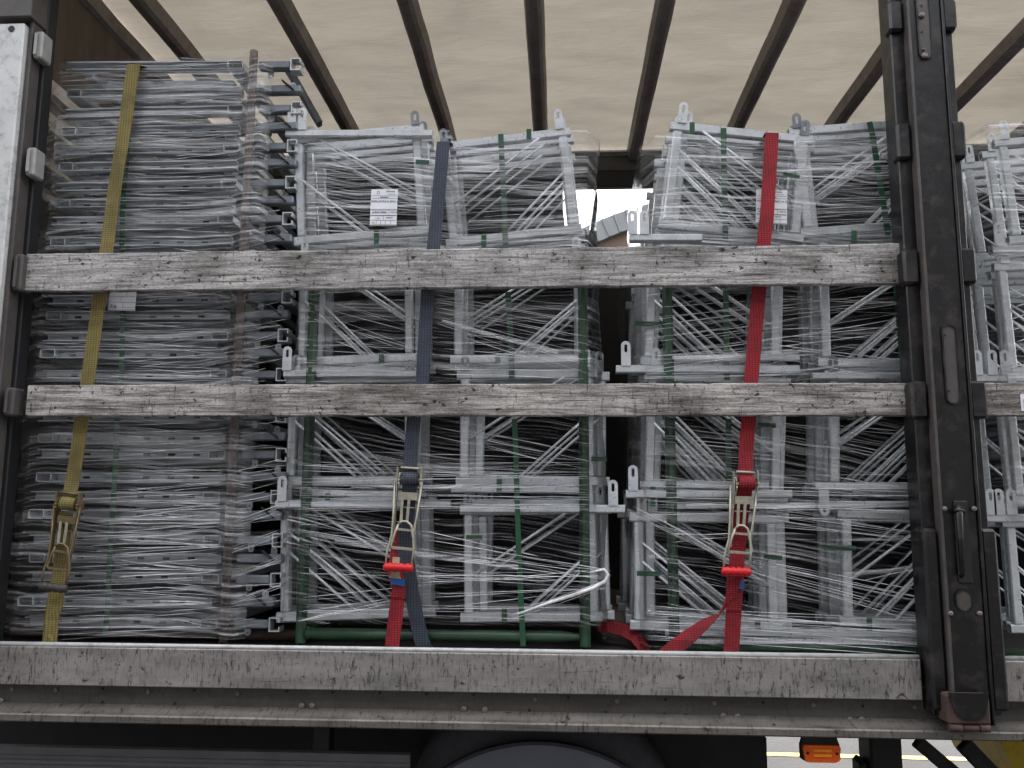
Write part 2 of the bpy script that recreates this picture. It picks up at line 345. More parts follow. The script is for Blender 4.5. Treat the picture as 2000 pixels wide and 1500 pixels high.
# ------------------------------------------------------------------ trailer
tr_ = empty('curtain_trailer', (0, 3.1, 0), 'open curtain side trailer with beige roof tarpaulin and black centre post', 'trailer')
TO = V((0, 3.1, 0))
def part(mb, name, m_, parent=None):
    o = mb.build(name, M[m_]); rel(o, TO); o.parent = parent or tr_; return o
XL, XR = -2.26, 5.2
part(MB().box((XL-.2, 3.16, 1.09), (XR, 5.62, 1.185)), 'floor', 'floorboard')
# side rail below the drop board: web, flange
rv = MB().box((XL-.9, 3.135, .941), (XR, 3.165, 1.085)); rail = part(rv, 'side_rail', 'rave')
part(MB().loft([[V((x, 3.134, .990)), V((x, 3.085, .972)), V((x, 3.064, .969)), V((x, 3.06, .964)), V((x, 3.06, .944)), V((x, 3.066, .939)), V((x, 3.134, .939))] for x in (XL-.9, -1, .5, 1.5, XR)]), 'rail_flange', 'lip')
for px in (25, 110, 290, 465, 1045, 1205, 1395, 1588, 1785):
    p = at(px, 1345+px*.02, Y=3.134); part(MB().tube([p, p+V((0, -.006, 0))], .007, 10), 'rivet', 'bolt', rail)
for px, py in ((590, 1378), (610, 1378), (906, 1384), (947, 1386), (1660, 1405), (1682, 1405), (3, 1368), (1412, 1398), (1440, 1399)):
    p = at(px, py, Y=3.134); part(MB().tube([p, p+V((0, -.006, 0)), p+V((0, -.011, 0))], [.0115, .0115, .007], 12), 'bolt', 'bolt', rail)
for px, py in ((200, 1371), (342, 1374), (201, 1345), (380, 1348), (560, 1350), (650, 1352), (742, 1353), (833, 1355), (925, 1356), (1034, 1387), (1183, 1390), (1298, 1395), (1340, 1396), (1110, 1362), (1300, 1366), (1490, 1372), (1685, 1379)):
    p = at(px, py, Y=3.134); part(MB().tube([p, p+V((0, -.002, 0))], .0055, 10), 'hole', 'black_matt', rail)
# drop board: bright rolled top edge, board face
for x0, x1 in ((XL-.9, 1.235), (1.475, XR)):
    ln = 'drop_board'
    db = part(MB().box((x0, 3.098, 1.058), (x1, 3.13, 1.192), .003), ln, 'drop')
    part(MB().tube([(x0, 3.112, 1.199), (x1, 3.112, 1.199)], .008, 10), 'board_edge', 'alu', db)
    part(MB().box((x0, 3.108, 1.188), (x1, 3.16, 1.193), .001), 'board_lip', 'alu', db)
# roof
rm = MB(); nx, ny = 150, 60
for j in range(ny+1):
    for i in range(nx+1):
        x = XL+(XR-XL)*i/nx; y = 3.02+2.64*j/ny
        z = 4.155+.012*mnoise.noise(V((x*1.2, y*2.5, 0)))+.006*mnoise.noise(V((x*2+y*3, y*9, 3)))+.010*mnoise.noise(V((x*.9-y*.6, y*6-x*2.5, 7)))
        rm.v.append((x, y, z))
for j in range(ny):
    for i in range(nx):
        a = j*(nx+1)+i; rm.f.append((a, a+1, a+nx+2, a+nx+1)); rm.sm.append(True)
part(rm, 'roof_tarpaulin', 'tarp')
def bow(xc, wd, seed):
    mb = MB(); rings = []
    for k in range(13):
        y = 3.06+2.52*k/12; n1 = .005*mnoise.noise(V((seed, y*2.1, 0))); n2 = .004*mnoise.noise(V((seed+5, y*4, 1)))
        a, b = xc-wd/2+n1, xc+wd/2+n1+n2
        rings.append([V((a, y, 4.13)), V((a+.012, y, 4.065)), V((a+.03, y, 4.05)), V((b-.03, y, 4.05)), V((b-.012, y, 4.065)), V((b, y, 4.13))])
    mb.loft(rings); return part(mb, 'roof_bow', 'bow')
for px, wd, sd_ in ((150, .22, 1), (285, .098, 2), (548, .098, 3), (796, .098, 4), (1043, .098, 5), (1300, .098, 6), (1550, .098, 7), (1800, .098, 8), (2055, .098, 9)):
    bow(at(px, 25, Z=4.06).x if px not in (150, 285) else at(px, 25, Z=4.06).x, wd, sd_)
for k in range(1, 5): bow(at(2050, 25, Z=4.06).x+.64*k, .115, 10+k)
part(MB().box((XL, 2.99, 3.93), (XR, 3.05, 4.19), .006), 'cant_rail', 'darksteel')
fr_ = part(MB().box((XL, 5.60, 3.985), (XR, 5.66, 4.10), .006), 'cant_rail', 'darksteel')
part(MB().box((XL, 5.585, 3.865), (XR, 5.64, 3.98), .006), 'curtain_track', 'black_matt')
part(MB().box((XL, 5.56, 4.105), (XR, 5.64, 4.12), .002), 'roof_batten', 'alu', fr_)
# front bulkhead
part(MB().box((-2.32, 3.2, 1.19), (-2.25, 5.6, 4.12)), 'front_bulkhead', 'plywood')
# far curtain, shut to keep the interior dark, open only behind the gap between the middle racks
def curtain(x0, x1, z0, z1):
    n = int((x1-x0)/.03); rings = []
    for i in range(n+1):
        x = x0+(x1-x0)*i/n; y = 5.63+.018*math.sin(x*9)+.01*math.sin(x*23+1)
        rings.append([V((x, y, z0)), V((x, y, z1)), V((x, y+.004, z1)), V((x, y+.004, z0))])
    return part(MB().loft(rings), 'far_curtain', 'navy')
curtain(XL, at(1100, 400, Y=5.63).x, 1.05, 3.88); curtain(at(1285, 400, Y=5.63).x, XR, 1.05, 3.88)
gx0, gx1 = at(1100, 400, Y=5.63).x, at(1285, 400, Y=5.63).x
part(MB().box((gx0-.02, 5.645, 1.0), (gx1+.02, 5.67, at(1190, 492, Y=5.65).z)), 'far_side_board', 'black_matt')
# front corner post
cp = part(MB().box((-2.262, 3.04, 1.9), (-2.118, 3.12, 3.60), .006), 'corner_post', 'alu')
part(MB().box((-2.262, 3.042, .95), (-2.122, 3.12, 1.897), .006), 'corner_post_foot', 'alu')
pq = at(22, 56, Y=3.038); part(MB().tube([pq, pq+V((0, .004, 0))], .0135, 16), 'hole', 'black_matt', cp)
part(MB().box((-2.115, 3.065, 1.2), (-2.098, 3.13, 3.62), .003), 'post_trim', 'darksteel', cp)
part(MB().box((-2.36, 3.03, 3.62), (-2.09, 3.14, 4.1), .004), 'roof_corner', 'darksteel')
part(MB().box((-2.15, 3.135, 1.2), (-2.085, 3.2, 4.0), .004), 'inner_post', 'black_matt')
part(MB().box((-2.33, 3.0, 1.19), (-1.985-.1, 3.035, 1.66), .008), 'post_shield', 'alu')
def pocket(x0, x1, z0, z1, m_, parent, y0=3.07, y1=3.14, flip=1):
    o = part(MB().box((x0, y0, z0), (x1, y1, z1), .006), 'board_pocket', m_, parent)
    part(MB().box((x0+.006 if flip > 0 else x0-.012, y0-.01, z0+.01), (x0+.018 if flip > 0 else x0-.001, y0-.001, z1-.012), .002), 'pocket_lip', m_, parent)
for (x, y0_, y1_) in ((77, 60, 113), (62, 287, 342)):
    a, b = at(x-14, y1_, Y=3.07), at(x+8, y0_, Y=3.07); pocket(a.x, b.x, a.z, b.z, 'fitting', cp)
    c = at(x-4, y0_+8, Y=3.069); part(MB().tube([c+V((0, -.002, 0)), c], .004, 8), 'hole', 'black_matt', cp)
for (x0, x1, y0_, y1_) in ((24, 47, 496, 568), (7, 30, 757, 812)):
    a, b = at(x0, y1_, Y=3.075), at(x1, y0_, Y=3.075); pocket(a.x, b.x, a.z, b.z, 'darksteel', cp)
    c = at(x0+15, y0_+24, Y=3.074); part(MB().tube([c+V((0, -.002, 0)), c], .004, 8), 'hole', 'black_matt', cp)
# black centre post
def xy(px, py, Y): q = at(px, py, Y=Y); return q.x, q.z
PX0, PX1 = 1.302, 1.424
part(MB().box((PX0-.052, 3.06, 1.02), (PX0, 3.16, 4.0), .004), 'post_flange', 'black')
part(MB().box((PX1, 3.06, 1.02), (PX1+.052, 3.16, 4.0), .004), 'post_flange', 'black')
post = part(MB().box((PX0, 3.02, .99), (PX1, 3.15, 4.0), .007), 'centre_post', 'black')
part(MB().box((PX0-.006, 3.012, 1.0), (PX0+.004, 3.06, 4.0), .002), 'post_ridge', 'darksteel', post)
part(MB().box((PX1-.004, 3.012, 1.0), (PX1+.006, 3.06, 4.0), .002), 'post_ridge', 'black', post)
zt = lambda y: at(1800, y, Y=3.05).z
for y0_, y1_, dx in ((2, 62, 0), (240, 312, 0), (487, 556, .004), (745, 818, .006)):
    z0, z1 = zt(y1_), zt(y0_)
    part(MB().box((PX0-.062-dx, 3.035, z0), (PX0-.010, 3.1, z1), .009), 'board_pocket', 'black', post)
    part(MB().box((PX1+.010, 3.035, z0), (PX1+.064+dx, 3.1, z1), .009), 'board_pocket', 'black', post)
for y0_, y1_, ex in ((1032, 1385, .018),):
    part(MB().box((PX0-.06, 3.03, zt(y1_)), (PX0-.010, 3.1, zt(y0_)), .009), 'post_shield', 'black', post)
    part(MB().box((PX1+.010, 3.03, zt(y1_)), (PX1+.064, 3.1, zt(y0_)), .009), 'post_shield', 'black', post)
def stadium(cx, cz, w_, h_, n=24):
    pts = []
    r = w_/2
    for k in range(n):
        a = 2*math.pi*k/n; pts.append((cx+r*math.cos(a), cz+math.copysign(max(0, h_/2-r), math.sin(a))+r*math.sin(a)))
    return pts
def slotplate(px, y0_, y1_, wd, mm='darksteel', rim=True):
    z0, z1 = zt(y1_), zt(y0_); x, _ = xy(px, (y0_+y1_)/2, 3.02); cz = (z0+z1)/2
    part(MB().prism(stadium(x, cz, wd, z1-z0), 3.017, 3.019), 'slot', mm, post)
    if rim: part(MB().holed(stadium(x, cz, wd+.010, z1-z0+.010), stadium(x, cz, wd-.002, z1-z0-.002), 3.0135, 3.021), 'slot_rim', 'black', post)
slotplate(1803, -60, 122, .045); slotplate(1857, 640, 790, .044); slotplate(1882, 1150, 1190, .05, 'darksteel')
def bolt(px, py, r, m_='bolt', Y=3.018, par=post):
    c = at(px, py, Y=Y); part(MB().tube([c, c+V((0, -.005, 0)), c+V((0, -.010, 0)), c+V((0, -.012, 0))], [r*1.25, r*1.25, r, r*.6], 14), 'bolt', m_, par)
for px, py in ((1799, 31), (1805, 110)): bolt(px, py, .0095)
for px, py in ((1803, 98),): bolt(px, py, .004)
for px, py in ((1844, 994), (1901, 994), (1855, 1198), (1912, 1198)): bolt(px, py, .0075)
for px, py in ((1800, 11), (1801, 62), (1845, 655), (1853, 764)):
    c = at(px, py, Y=3.0165); part(MB().tube([c, c+V((0, -.002, 0))], .004, 10), 'hole', 'black_matt', post)
# locking lever in its recess
lv = part(MB().box((at(1863, 1000, Y=3.016).x, 3.012, zt(1137)), (at(1890, 1000, Y=3.016).x, 3.019, zt(978)), .004), 'lever_recess', 'black_matt', post)
c0, c1 = at(1873, 1000, Y=3.0), at(1880, 1120, Y=3.0)
hd = part(MB().tube([c0+V((0, .01, .02)), c0, c1, c1+V((0, .012, -.01))], [.010, .012, .008, .007], 12), 'lever', 'black', post)
part(MB().tube([c0+V((-.016, 0, 0)), c0+V((-.010, -.006, .006)), c0+V((.010, -.006, .006)), c0+V((.016, 0, 0))], .006, 8), 'lever_collar', 'black', post)
q0, q1 = at(1852, 1432, Y=2.99), at(1932, 1372, Y=2.99)
hg = part(MB().box((q0.x, 2.985, q0.z+.028), (q1.x, 3.06, q1.z+.025), .006), 'hinge', 'rust')
part(MB().tube([(q0.x+.004, 2.992, q0.z+.016), (q0.x+.045, 2.992, q0.z+.016)], .0125, 12), 'hinge_barrel', 'rust', hg)
part(MB().tube([(q0.x+.048, 2.992, q0.z+.016), (q1.x-.038, 2.992, q0.z+.016)], .010, 12), 'hinge_pin', 'rust', hg)
part(MB().tube([(q1.x-.035, 2.992, q0.z+.016), (q1.x-.004, 2.992, q0.z+.016)], .0125, 12), 'hinge_barrel', 'rust', hg)
part(MB().prism([(q0.x+.004, q1.z+.03), (q0.x+.010, q1.z+.005), (q0.x+.026, q0.z+.062), (q0.x+.048, q0.z+.044), (q1.x-.045, q0.z+.042), (q1.x-.020, q0.z+.060), (q1.x-.008, q1.z+.0), (q1.x-.003, q1.z+.03)], 2.98, 2.984), 'post_tongue', 'black', hg)
# underneath: chassis panel, mudguard, wheels, side guard, lamp, leg
a = at(0, 1500, Y=3.62)
e1 = at(1499, 1500, Y=3.6).x
part(MB().prism([(-4, .3), (e1, .3), (e1, .80), (e1-.02, .83), (e1-.06, .86), (e1-.06, 1.05), (-4, 1.05)], 3.6, 3.68), 'chassis_panel', 'black_matt')
part(MB().box((-4, 4.9, .75), (XR, 5.0, 1.08)), 'chassis_beam', 'black_matt')
wx, wzr = at(1055, 1450, Y=3.35).x, .66
wtop = at(1055, 1446, Y=3.3).z
cz = wtop-wzr
mg = MB(); ro = [V((wx+wzr*math.cos(q), 0, cz+wzr*math.sin(q))) for q in [math.radians(8+164*k/40) for k in range(41)]]
ri = [V((wx+(wzr-.012)*math.cos(q), 0, cz+(wzr-.012)*math.sin(q))) for q in [math.radians(8+164*k/40) for k in range(41)]]
mg.loft([[o1+V((0, 3.28, 0)), o1+V((0, 3.59, 0)), i1+V((0, 3.59, 0)), i1+V((0, 3.28, 0))] for o1, i1 in zip(ro, ri)], smooth=False)
part(mg, 'mudguard', 'rubber')
part(MB().prism([(p_.x, p_.z) for p_ in ri], 3.286, 3.292), 'mudguard_face', 'fender')
for yy in (3.31, 5.0):
    wl = MB(); prof = [(.28, 0), (.47, 0), (.515, .03), (.52, .06), (.52, .24), (.515, .27), (.47, .30), (.28, .30)]
    rings = []
    for k in range(49):
        q = 2*math.pi*k/48; rings.append([V((wx+r*math.cos(q), yy+d_, .52+r*math.sin(q))) for r, d_ in prof])
    wl.loft(rings, caps=False, smooth=True); wo = part(wl, 'wheel', 'rubber')
    wr = MB(); wr.tube([(wx, yy+.08, .52), (wx, yy+.16, .52)], .29, 32, smooth=False); wr.tube([(wx, yy+.02, .52), (wx, yy+.09, .52)], .12, 20, smooth=False); part(wr, 'rim', 'alu', wo)
gtop = at(400, 1461, Y=3.22).z; ge = at(802, 1480, Y=3.22).x
gd = MB()
gz = gtop
prof = [(3.22, 0), (3.20, -.004), (3.20, -.03), (3.206, -.034), (3.206, -.046), (3.20, -.05), (3.20, -.062), (3.206, -.066), (3.206, -.078), (3.20, -.082), (3.20, -.104), (3.22, -.11)]
gd.loft([[V((x, y, gz+dz)) for y, dz in prof] for x in (-4, -2, ge)]); part(gd, 'side_guard', 'guard')
for x in (-2.6, -.9): part(MB().box((x, 3.225, .5), (x+.06, 3.3, .95)), 'guard_bracket', 'black_matt')
# amber lamp
la, lb = at(1568, 1487, Y=3.12), at(1640, 1455, Y=3.12)
lk = part(MB().prism([(la.x-.003, lb.z-.006), (la.x+.012, .942), (lb.x-.012, .942), (lb.x+.003, lb.z-.006), (lb.x+.003, la.z+.006), (lb.x-.016, la.z-.004), (la.x+.016, la.z-.004), (la.x-.003, la.z+.006)], 3.128, 3.15), 'lamp_bracket', 'black_matt')
lo_ = part(MB().prism([(la.x+.006, la.z+.006), (la.x+.02, la.z), (lb.x-.02, la.z), (lb.x-.006, la.z+.006), (lb.x, lb.z-.008), (lb.x-.006, lb.z), (la.x+.006, lb.z), (la.x, lb.z-.008)], 3.108, 3.127), 'marker_lamp', 'orange', lk)
for dz in (.018, .034): part(MB().box((la.x+.032, 3.1035, la.z+dz), (lb.x-.032, 3.1075, la.z+dz+.010), .0015), 'lamp_lens', 'orange_bars', lk)
for x in (la.x+.014, lb.x-.014): part(MB().tube([(x, 3.107, la.z+.031), (x, 3.104, la.z+.031)], .005, 10), 'screw', 'black_matt', lk)
# landing leg and stays
l0, l1 = at(1697, 1480, Y=3.5).x, at(1760, 1480, Y=3.5).x
lg = part(MB().box((l0, 3.48, .25), (l1, 3.62, .96), .01), 'landing_leg', 'black_matt')
part(MB().box((l0-.035, 3.5, .25), (l0-.001, 3.6, at(1690, 1487, Y=3.5).z), .012), 'leg_gearbox', 'black_matt', lg)
part(MB().box((l0-.03, 3.45, .05), (l1+.03, 3.68, .24), .01), 'leg_foot', 'black_matt', lg)
s0, s1 = at(1790, 1447, Y=3.5), at(1900, 1540, Y=3.5); part(MB().beam(s0, s1, .04, .05), 'stay', 'black_matt')
s0, s1 = at(1880, 1452, Y=3.45), at(1985, 1560, Y=3.45); part(MB().beam(s0, s1, .04, .06), 'stay', 'black_matt')
part(MB().box((at(1768, 1450, Y=3.5).x, 3.49, .86), (XR, 3.54, .97)), 'cross_member', 'black_matt')
y0b = at(1945, 1480, Y=3.7)
yb = MB().prism([(y0b.x-.06, .93), (y0b.x+.02, .78), (y0b.x+.10, .6), (y0b.x+.6, .6), (y0b.x+.62, .93)], 3.7, 4.3)
tag(yb.build('yellow_tank', M['yellow']), 'bright yellow metal box under the deck at the bottom right corner', 'tank')

# ------------------------------------------------------------------ removable side boards
def slat(x0, x1, z0, z1, m_, label, name='side_board'):
    rings = []; n = 240; mb = MB()
    for k in range(n+1):
        x = x0+(x1-x0)*k/n; j = .002*mnoise.noise(V((x*6, z0*9, 2)))+.0016*mnoise.noise(V((x*31, z0, 5))); j2 = .002*mnoise.noise(V((x*5, z0*7, 9)))+.0018*mnoise.noise(V((x*27, z0*7, 1))); c = .004
        y0, y1 = 3.1, 3.128
        rings.append([V((x, y0+c, z0+j)), V((x, y0, z0+c+j)), V((x, y0, z1-c+j2)), V((x, y0+c, z1+j2)), V((x, y1-c, z1+j2)), V((x, y1, z1-c)), V((x, y1, z0+c)), V((x, y1-c, z0+j))])
    mb.loft(rings); o = mb.build(name, M[m_]); loc = V(((x0+x1)/2, 3.1, z0)); rel(o, loc); o.location = loc
    return tag(o, label, 'board', 'grey wooden side boards')
slat(-2.062, 1.282, 2.516, 2.668, 'wood', 'long weathered grey wooden board, the highest across the load')
s2_ = slat(-2.012, 1.262, 2.032, 2.151, 'wood2', 'long chipped grey wooden board across the middle of the load')
s3_ = slat(1.462, 3.6, 2.032, 2.151, 'wood2', 'short stretch of grey wooden board right of the black post')
part_loc = s3_.location
st = MB().box((at(1993, 780, Y=3.098).x, 3.0965, at(1993, 803, Y=3.098).z), (at(1993, 780, Y=3.098).x+.07, 3.099, at(1993, 770, Y=3.098).z), .0005).build('sticker', M['paper']); rel(st, part_loc); st.parent = s3_
sx = at(1993, 780, Y=3.098).x; zz = at(1993, 787, Y=3.098).z
st2 = MB().holed(stadium(sx+.018, zz, .016, .034), stadium(sx+.018, zz, .008, .026), 3.0945, 3.096).build('sticker_mark', M['ink']); rel(st2, part_loc); st2.parent = s3_

# ------------------------------------------------------------------ frames
def lugplate(mb, x, z, y, w_=.034, h_=.085, up=1, th=.004):
    r = w_/2; n = 24; out = []; inn = []
    for k in range(n):
        a = 2*math.pi*k/n+.13
        if math.sin(a)*up > 0: out.append((x+r*math.cos(a), z+up*(h_-r)+r*math.sin(a)))
        else:
            out.append((x+r*max(-1, min(1, math.cos(a)*1.6)), z if math.sin(a)*up < -.5 else z+up*.02))
        big = h_ > .05; hr = .0055 if big else .003; inn.append((x+hr*math.cos(a), z+up*(h_-.028 if big else h_*.62)+(math.copysign(.010, math.sin(a)) if big else 0)+hr*math.sin(a)))
    mb.holed(out, inn, y, y+th)
def make_frame(w_, h_, mirror, nbr, label, group, lugs=2, seed=0):
    """upright braced frame, origin at the middle of its lower edge"""
    rd = random.Random(seed)
    t = .036; root = empty('brace_frame', (0, 0, 0), label, 'frame', group); kids = []
    sx = -1 if mirror else 1
    def P_(mb, n, m_): o = mb.build(n, M[m_], root); kids.append(o)
    P_(MB().beam((-w_/2-.012, 0, h_-t/2), (w_/2+.012, 0, h_-t/2), .03, t, hollow=1), 'rail', 'galv')
    P_(MB().beam((-w_/2-.012, 0, t/2), (w_/2+.012, 0, t/2), .03, t, hollow=1), 'rail', 'galv')
    for s in (-1, 1): P_(MB().beam((s*(w_/2-.02), 0, t), (s*(w_/2-.02), 0, h_-t), t, .03, up=(0, 1, 0)), 'stile', 'galv')
    def br(u0_, v0_, u1_, v1_): P_(MB().tube([(sx*(u0_-.5)*w_, -.014, v0_*h_), (sx*(u1_-.5)*w_, -.014, v1_*h_)], .0050, 8), 'brace', 'rod')
    br(.22, .93, .93, .40); br(.06, .58, .56, .07)
    if nbr > 2: br(.06, .74, .72, .10)
    mb = MB(); lugplate(mb, -sx*(w_/2-.03), h_-.006, -.021); P_(mb, 'lug', 'galv')
    if lugs > 1:
        mb = MB(); lugplate(mb, sx*(w_/2-.02), h_-.006, -.021, up=1, h_=.06); P_(mb, 'lug', 'galv_dark')
    KIDS[root.name] = kids; return root
ORD = ['first', 'second', 'third', 'fourth', 'fifth', 'sixth', 'seventh', 'eighth', 'ninth', 'tenth', 'eleventh', 'twelfth', 'thirteenth', 'fourteenth']
TIER = ['top', 'upper middle', 'lower middle', 'bottom']
protos = {}
def bundle(load, tier, col, px0, px1, pyb, pyt, tilt, n, Y=3.275, dy=.085, nbr=2, colname=None, jit=.012, n1=99, dy2=.25):
    """px0..px1 the front frame's side edges, pyb / pyt its lower and upper edge in the photograph"""
    pb, pt = (at((px0+px1)/2, pyb, Y=Y), at((px0+px1)/2, pyt, Y=Y))
    wd = (at(px1, pyb, Y=Y)-at(px0, pyb, Y=Y)).x; ht = pt.z-pb.z
    key = (round(wd, 1), col, nbr)
    grp = 'galvanised brace frames in the %s' % load
    for k in range(n):
        lab = 'brace frame, %s from front, %s%s bundle of the %s' % (ORD[k], TIER[tier], (' '+colname) if colname else '', load)
        if key not in protos:
            protos[key] = (make_frame(wd, ht, col == 'R', nbr, lab, grp, seed=len(protos)), wd, ht); o = protos[key][0]
        else:
            o = copy_tree(protos[key][0], lab); o['group'] = grp
        _, w0, h0 = protos[key]
        rr = random.Random(load+str(tier)+col+str(k))
        o.scale = (wd/w0, 1, ht/h0)
        o.location = (pb.x+rr.uniform(-jit, jit)+(.02 if k % 2 else -.01), Y+(dy*k if k < n1 else dy*n1+dy2*(k-n1))+rr.uniform(-.008, .008), pb.z+rr.uniform(-.006, .006))
        o.rotation_euler = (0, -math.radians(tilt+rr.uniform(-.8, .8)), 0)
    shade_sheet(load, tier, colname, pb, wd, ht, Y+dy*((3.4 if n < 6 else 4.4) if n1 > 20 else 6.4), tilt)
def shade_sheet(load, tier, colname, pb, wd, ht, Y, tilt):  # sheet added inside a bundle so that its interior reads as deep shade
    o = MB().box((-wd/2+.045, -.004, .045), (wd/2-.045, .004, ht-.045), .002).build('shade_sheet', M['panel'])
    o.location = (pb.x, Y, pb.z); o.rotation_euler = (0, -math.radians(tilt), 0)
    tag(o, 'added dark sheet standing in for shade behind the braces, %s%s bundle of the %s' % (TIER[tier], ' '+colname if colname else '', load), 'panel', 'dark sheets added inside the bundles for shade')
MID, RGT, FAR = 'middle rack', 'right rack', 'far right load'
bundle(MID, 0, 'L', 585, 838, 472, 257, 4.5, 4, colname='left')
bundle(MID, 0, 'R', 880, 1134, 470, 264, 6, 4, colname='right')
bundle(MID, 1, 'L', 592, 818, 712, 498, 1.5, 4, colname='left')
bundle(MID, 1, 'R', 885, 1142, 708, 500, 1, 4, colname='right')
bundle(MID, 2, 'L', 560, 810, 948, 732, 1, 4, colname='left', nbr=3)
bundle(MID, 2, 'R', 905, 1170, 948, 720, -.5, 4, colname='right')
bundle(MID, 3, 'L', 556, 826, 1212, 972, 2, 4, colname='left', nbr=3)
bundle(MID, 3, 'R', 915, 1180, 1215, 985, .5, 4, colname='right')
bundle(RGT, 0, 'L', 1292, 1562, 462, 252, -6.5, 11, colname='left', nbr=3, dy=.062, n1=7, dy2=.11)
bundle(RGT, 0, 'R', 1575, 1850, 455, 240, 3, 6, colname='right', dy=.065)
bundle(RGT, 1, 'L', 1255, 1522, 722, 500, -2.5, 11, colname='left', nbr=3, dy=.062, n1=7, dy2=.11)
bundle(RGT, 1, 'R', 1605, 1860, 718, 500, -1, 6, colname='right', nbr=3, dy=.065)
bundle(RGT, 2, 'L', 1262, 1530, 975, 728, -3, 11, colname='left', nbr=3, dy=.062, n1=7, dy2=.11)
bundle(RGT, 2, 'R', 1620, 1870, 968, 728, -2, 6, colname='right', nbr=3, dy=.065)
bundle(RGT, 3, 'L', 1245, 1530, 1232, 1000, -1, 11, colname='left', nbr=3, dy=.062, n1=7, dy2=.11)
bundle(RGT, 3, 'R', 1650, 1880, 1232, 1000, -1, 6, colname='right', nbr=3, dy=.065)
bundle(FAR, 0, 'L', 1972, 2240, 468, 262, 4, 9, nbr=2, dy=.11)
bundle(FAR, 1, 'L', 1975, 2240, 735, 512, 2, 9, nbr=2, dy=.11)
bundle(FAR, 2, 'L', 1985, 2250, 985, 745, 1, 9, nbr=2, dy=.11)
bundle(FAR, 3, 'L', 1990, 2260, 1240, 1015, 0, 9, nbr=2, dy=.11)

# lugs standing in rows on the tier ledges are part of loose cross bars lying between the tiers
def cross_bar(px0, px1, py, lugpx, label, Y=3.262, up=1, hh=.03):
    a, b = at(px0, py, Y=Y), at(px1, py, Y=Y); mid = (a+b)/2
    root = empty('cross_bar', mid, label, 'bar', 'galvanised bars lying between the tiers')
    MB().beam(a-mid, b-mid, .035, hh, hollow=1).build('tube', M['galv'], root)
    for lx in lugpx:
        l = at(lx, py, Y=Y)-mid; mb = MB(); lugplate(mb, l.x, l.z+up*hh*.4, -.022, up=up, w_=.036, h_=.095); mb.build('lug', M['galv'], root)
cross_bar(556, 815, 731, (563,), 'galvanised bar jutting out left above the middle board, under the middle rack upper tier', Y=3.235)
cross_bar(540, 880, 985, (553,), 'galvanised bar jutting out left at half height of the lower middle rack', Y=3.232)
cross_bar(900, 1220, 994, (1197,), 'galvanised bar jutting out right of the middle rack beside an upright lug', Y=3.225)
cross_bar(1203, 1560, 722, (1222,), 'galvanised bar jutting out left above the middle board, under the right rack', Y=3.232)
cross_bar(1222, 1545, 965, (1236,), 'galvanised bar jutting out left at half height of the right rack', Y=3.232)
cross_bar(1590, 1850, 950, (1605, ), 'galvanised bar at half height of the right rack beside the black post', Y=3.228, up=-1)
cross_bar(1230, 1370, 466, (1235, 1258), 'galvanised bar lying just above the top board at the left of the right rack', Y=3.24)
cross_bar(560, 845, 263, (572, 592), 'galvanised bar at the top left corner of the middle rack with two lugs', Y=3.25)
cross_bar(1920, 2120, 1012, (1932, 1948, 1972), 'dull galvanised bar right of the black post with a row of lugs', Y=3.26)
cross_bar(1935, 2120, 490, (1948,), 'bright galvanised bar right of the black post above the top board level', Y=3.25)
cross_bar(1895, 2120, 740, (1906, 1935, 1960), 'galvanised bar right of the black post behind the short board', Y=3.27)

for i_, (x0, x1, y, Y_, lab) in enumerate(((600, 822, 722, 3.30, 'bar on the ledge above the middle board, left half of the middle rack'), (895, 1150, 728, 3.30, 'bar on the ledge above the middle board, right half of the middle rack'),
        (590, 830, 962, 3.29, 'bar on the half height ledge, left half of the middle rack'), (882, 1146, 957, 3.26, 'upper bar on the half height ledge, right half of the middle rack'), (915, 1140, 978, 3.31, 'lower bar on the half height ledge, right half of the middle rack'),
        (1310, 1560, 700, 3.25, 'upper bar on the ledge above the middle board, left half of the right rack'), (1585, 1840, 735, 3.26, 'bar on the ledge above the middle board, right half of the right rack'),
        (1250, 1500, 948, 3.25, 'upper bar on the half height ledge left of the red strap'), (1310, 1590, 985, 3.27, 'lower bar on the half height ledge, left half of the right rack'), (1600, 1850, 985, 3.26, 'lower bar on the half height ledge, right half of the right rack'), (1300, 1840, 1236, 3.24, 'long bar lying at the foot of the right rack'), (1330, 1830, 1250, 3.215, 'second long bar at the foot of the right rack, the lower one'))):
    a, b = at(x0, y-2+(i_*5 % 7), Y=Y_), at(x1, y+2-(i_*3 % 6), Y=Y_); mid = (a+b)/2
    o = MB().beam(a-mid, b-mid, .03, .026, hollow=1).build('cross_bar', M['galv']); o.location = mid; tag(o, lab, 'bar', 'galvanised bars lying between the tiers')
# ------------------------------------------------------------------ dark blocks added behind the first row to keep its interiors black
def rear_blocker(x0, x1, z1, lab):
    loc = V(((x0+x1)/2, 4.62, 1.187)); w2 = (x1-x0)/2; h = z1-loc.z; rings = []
    for j in range(15):
        z = h*j/14; ring = []
        for k in range(64):
            q = 2*math.pi*k/64; c, s_ = math.cos(q), math.sin(q); e = .16
            px_, py_ = math.copysign(abs(c)**e, c)*w2, math.copysign(abs(s_)**e, s_)*.42
            d = 1+.03*mnoise.noise(V((c*2, s_*2+x0, z*2)))+.015*mnoise.noise(V((c*9, s_*9, z*7))); d *= (1 if j < 14 else .93)
            ring.append(V((px_*d, py_*d, z)))
        rings.append(ring)
    o = MB().loft(rings).build('rear_dark_block', M['rear_black']); o.location = loc; return tag(o, lab, 'load')
rear_blocker(-2.15, -1.06, 3.4, 'added dark block shutting out light behind the left stack')
rear_blocker(-1.02, .2, 3.12, 'added dark block shutting out light behind the middle rack')
rear_blocker(.50, 1.62, 3.12, 'added dark block shutting out light behind the right rack')
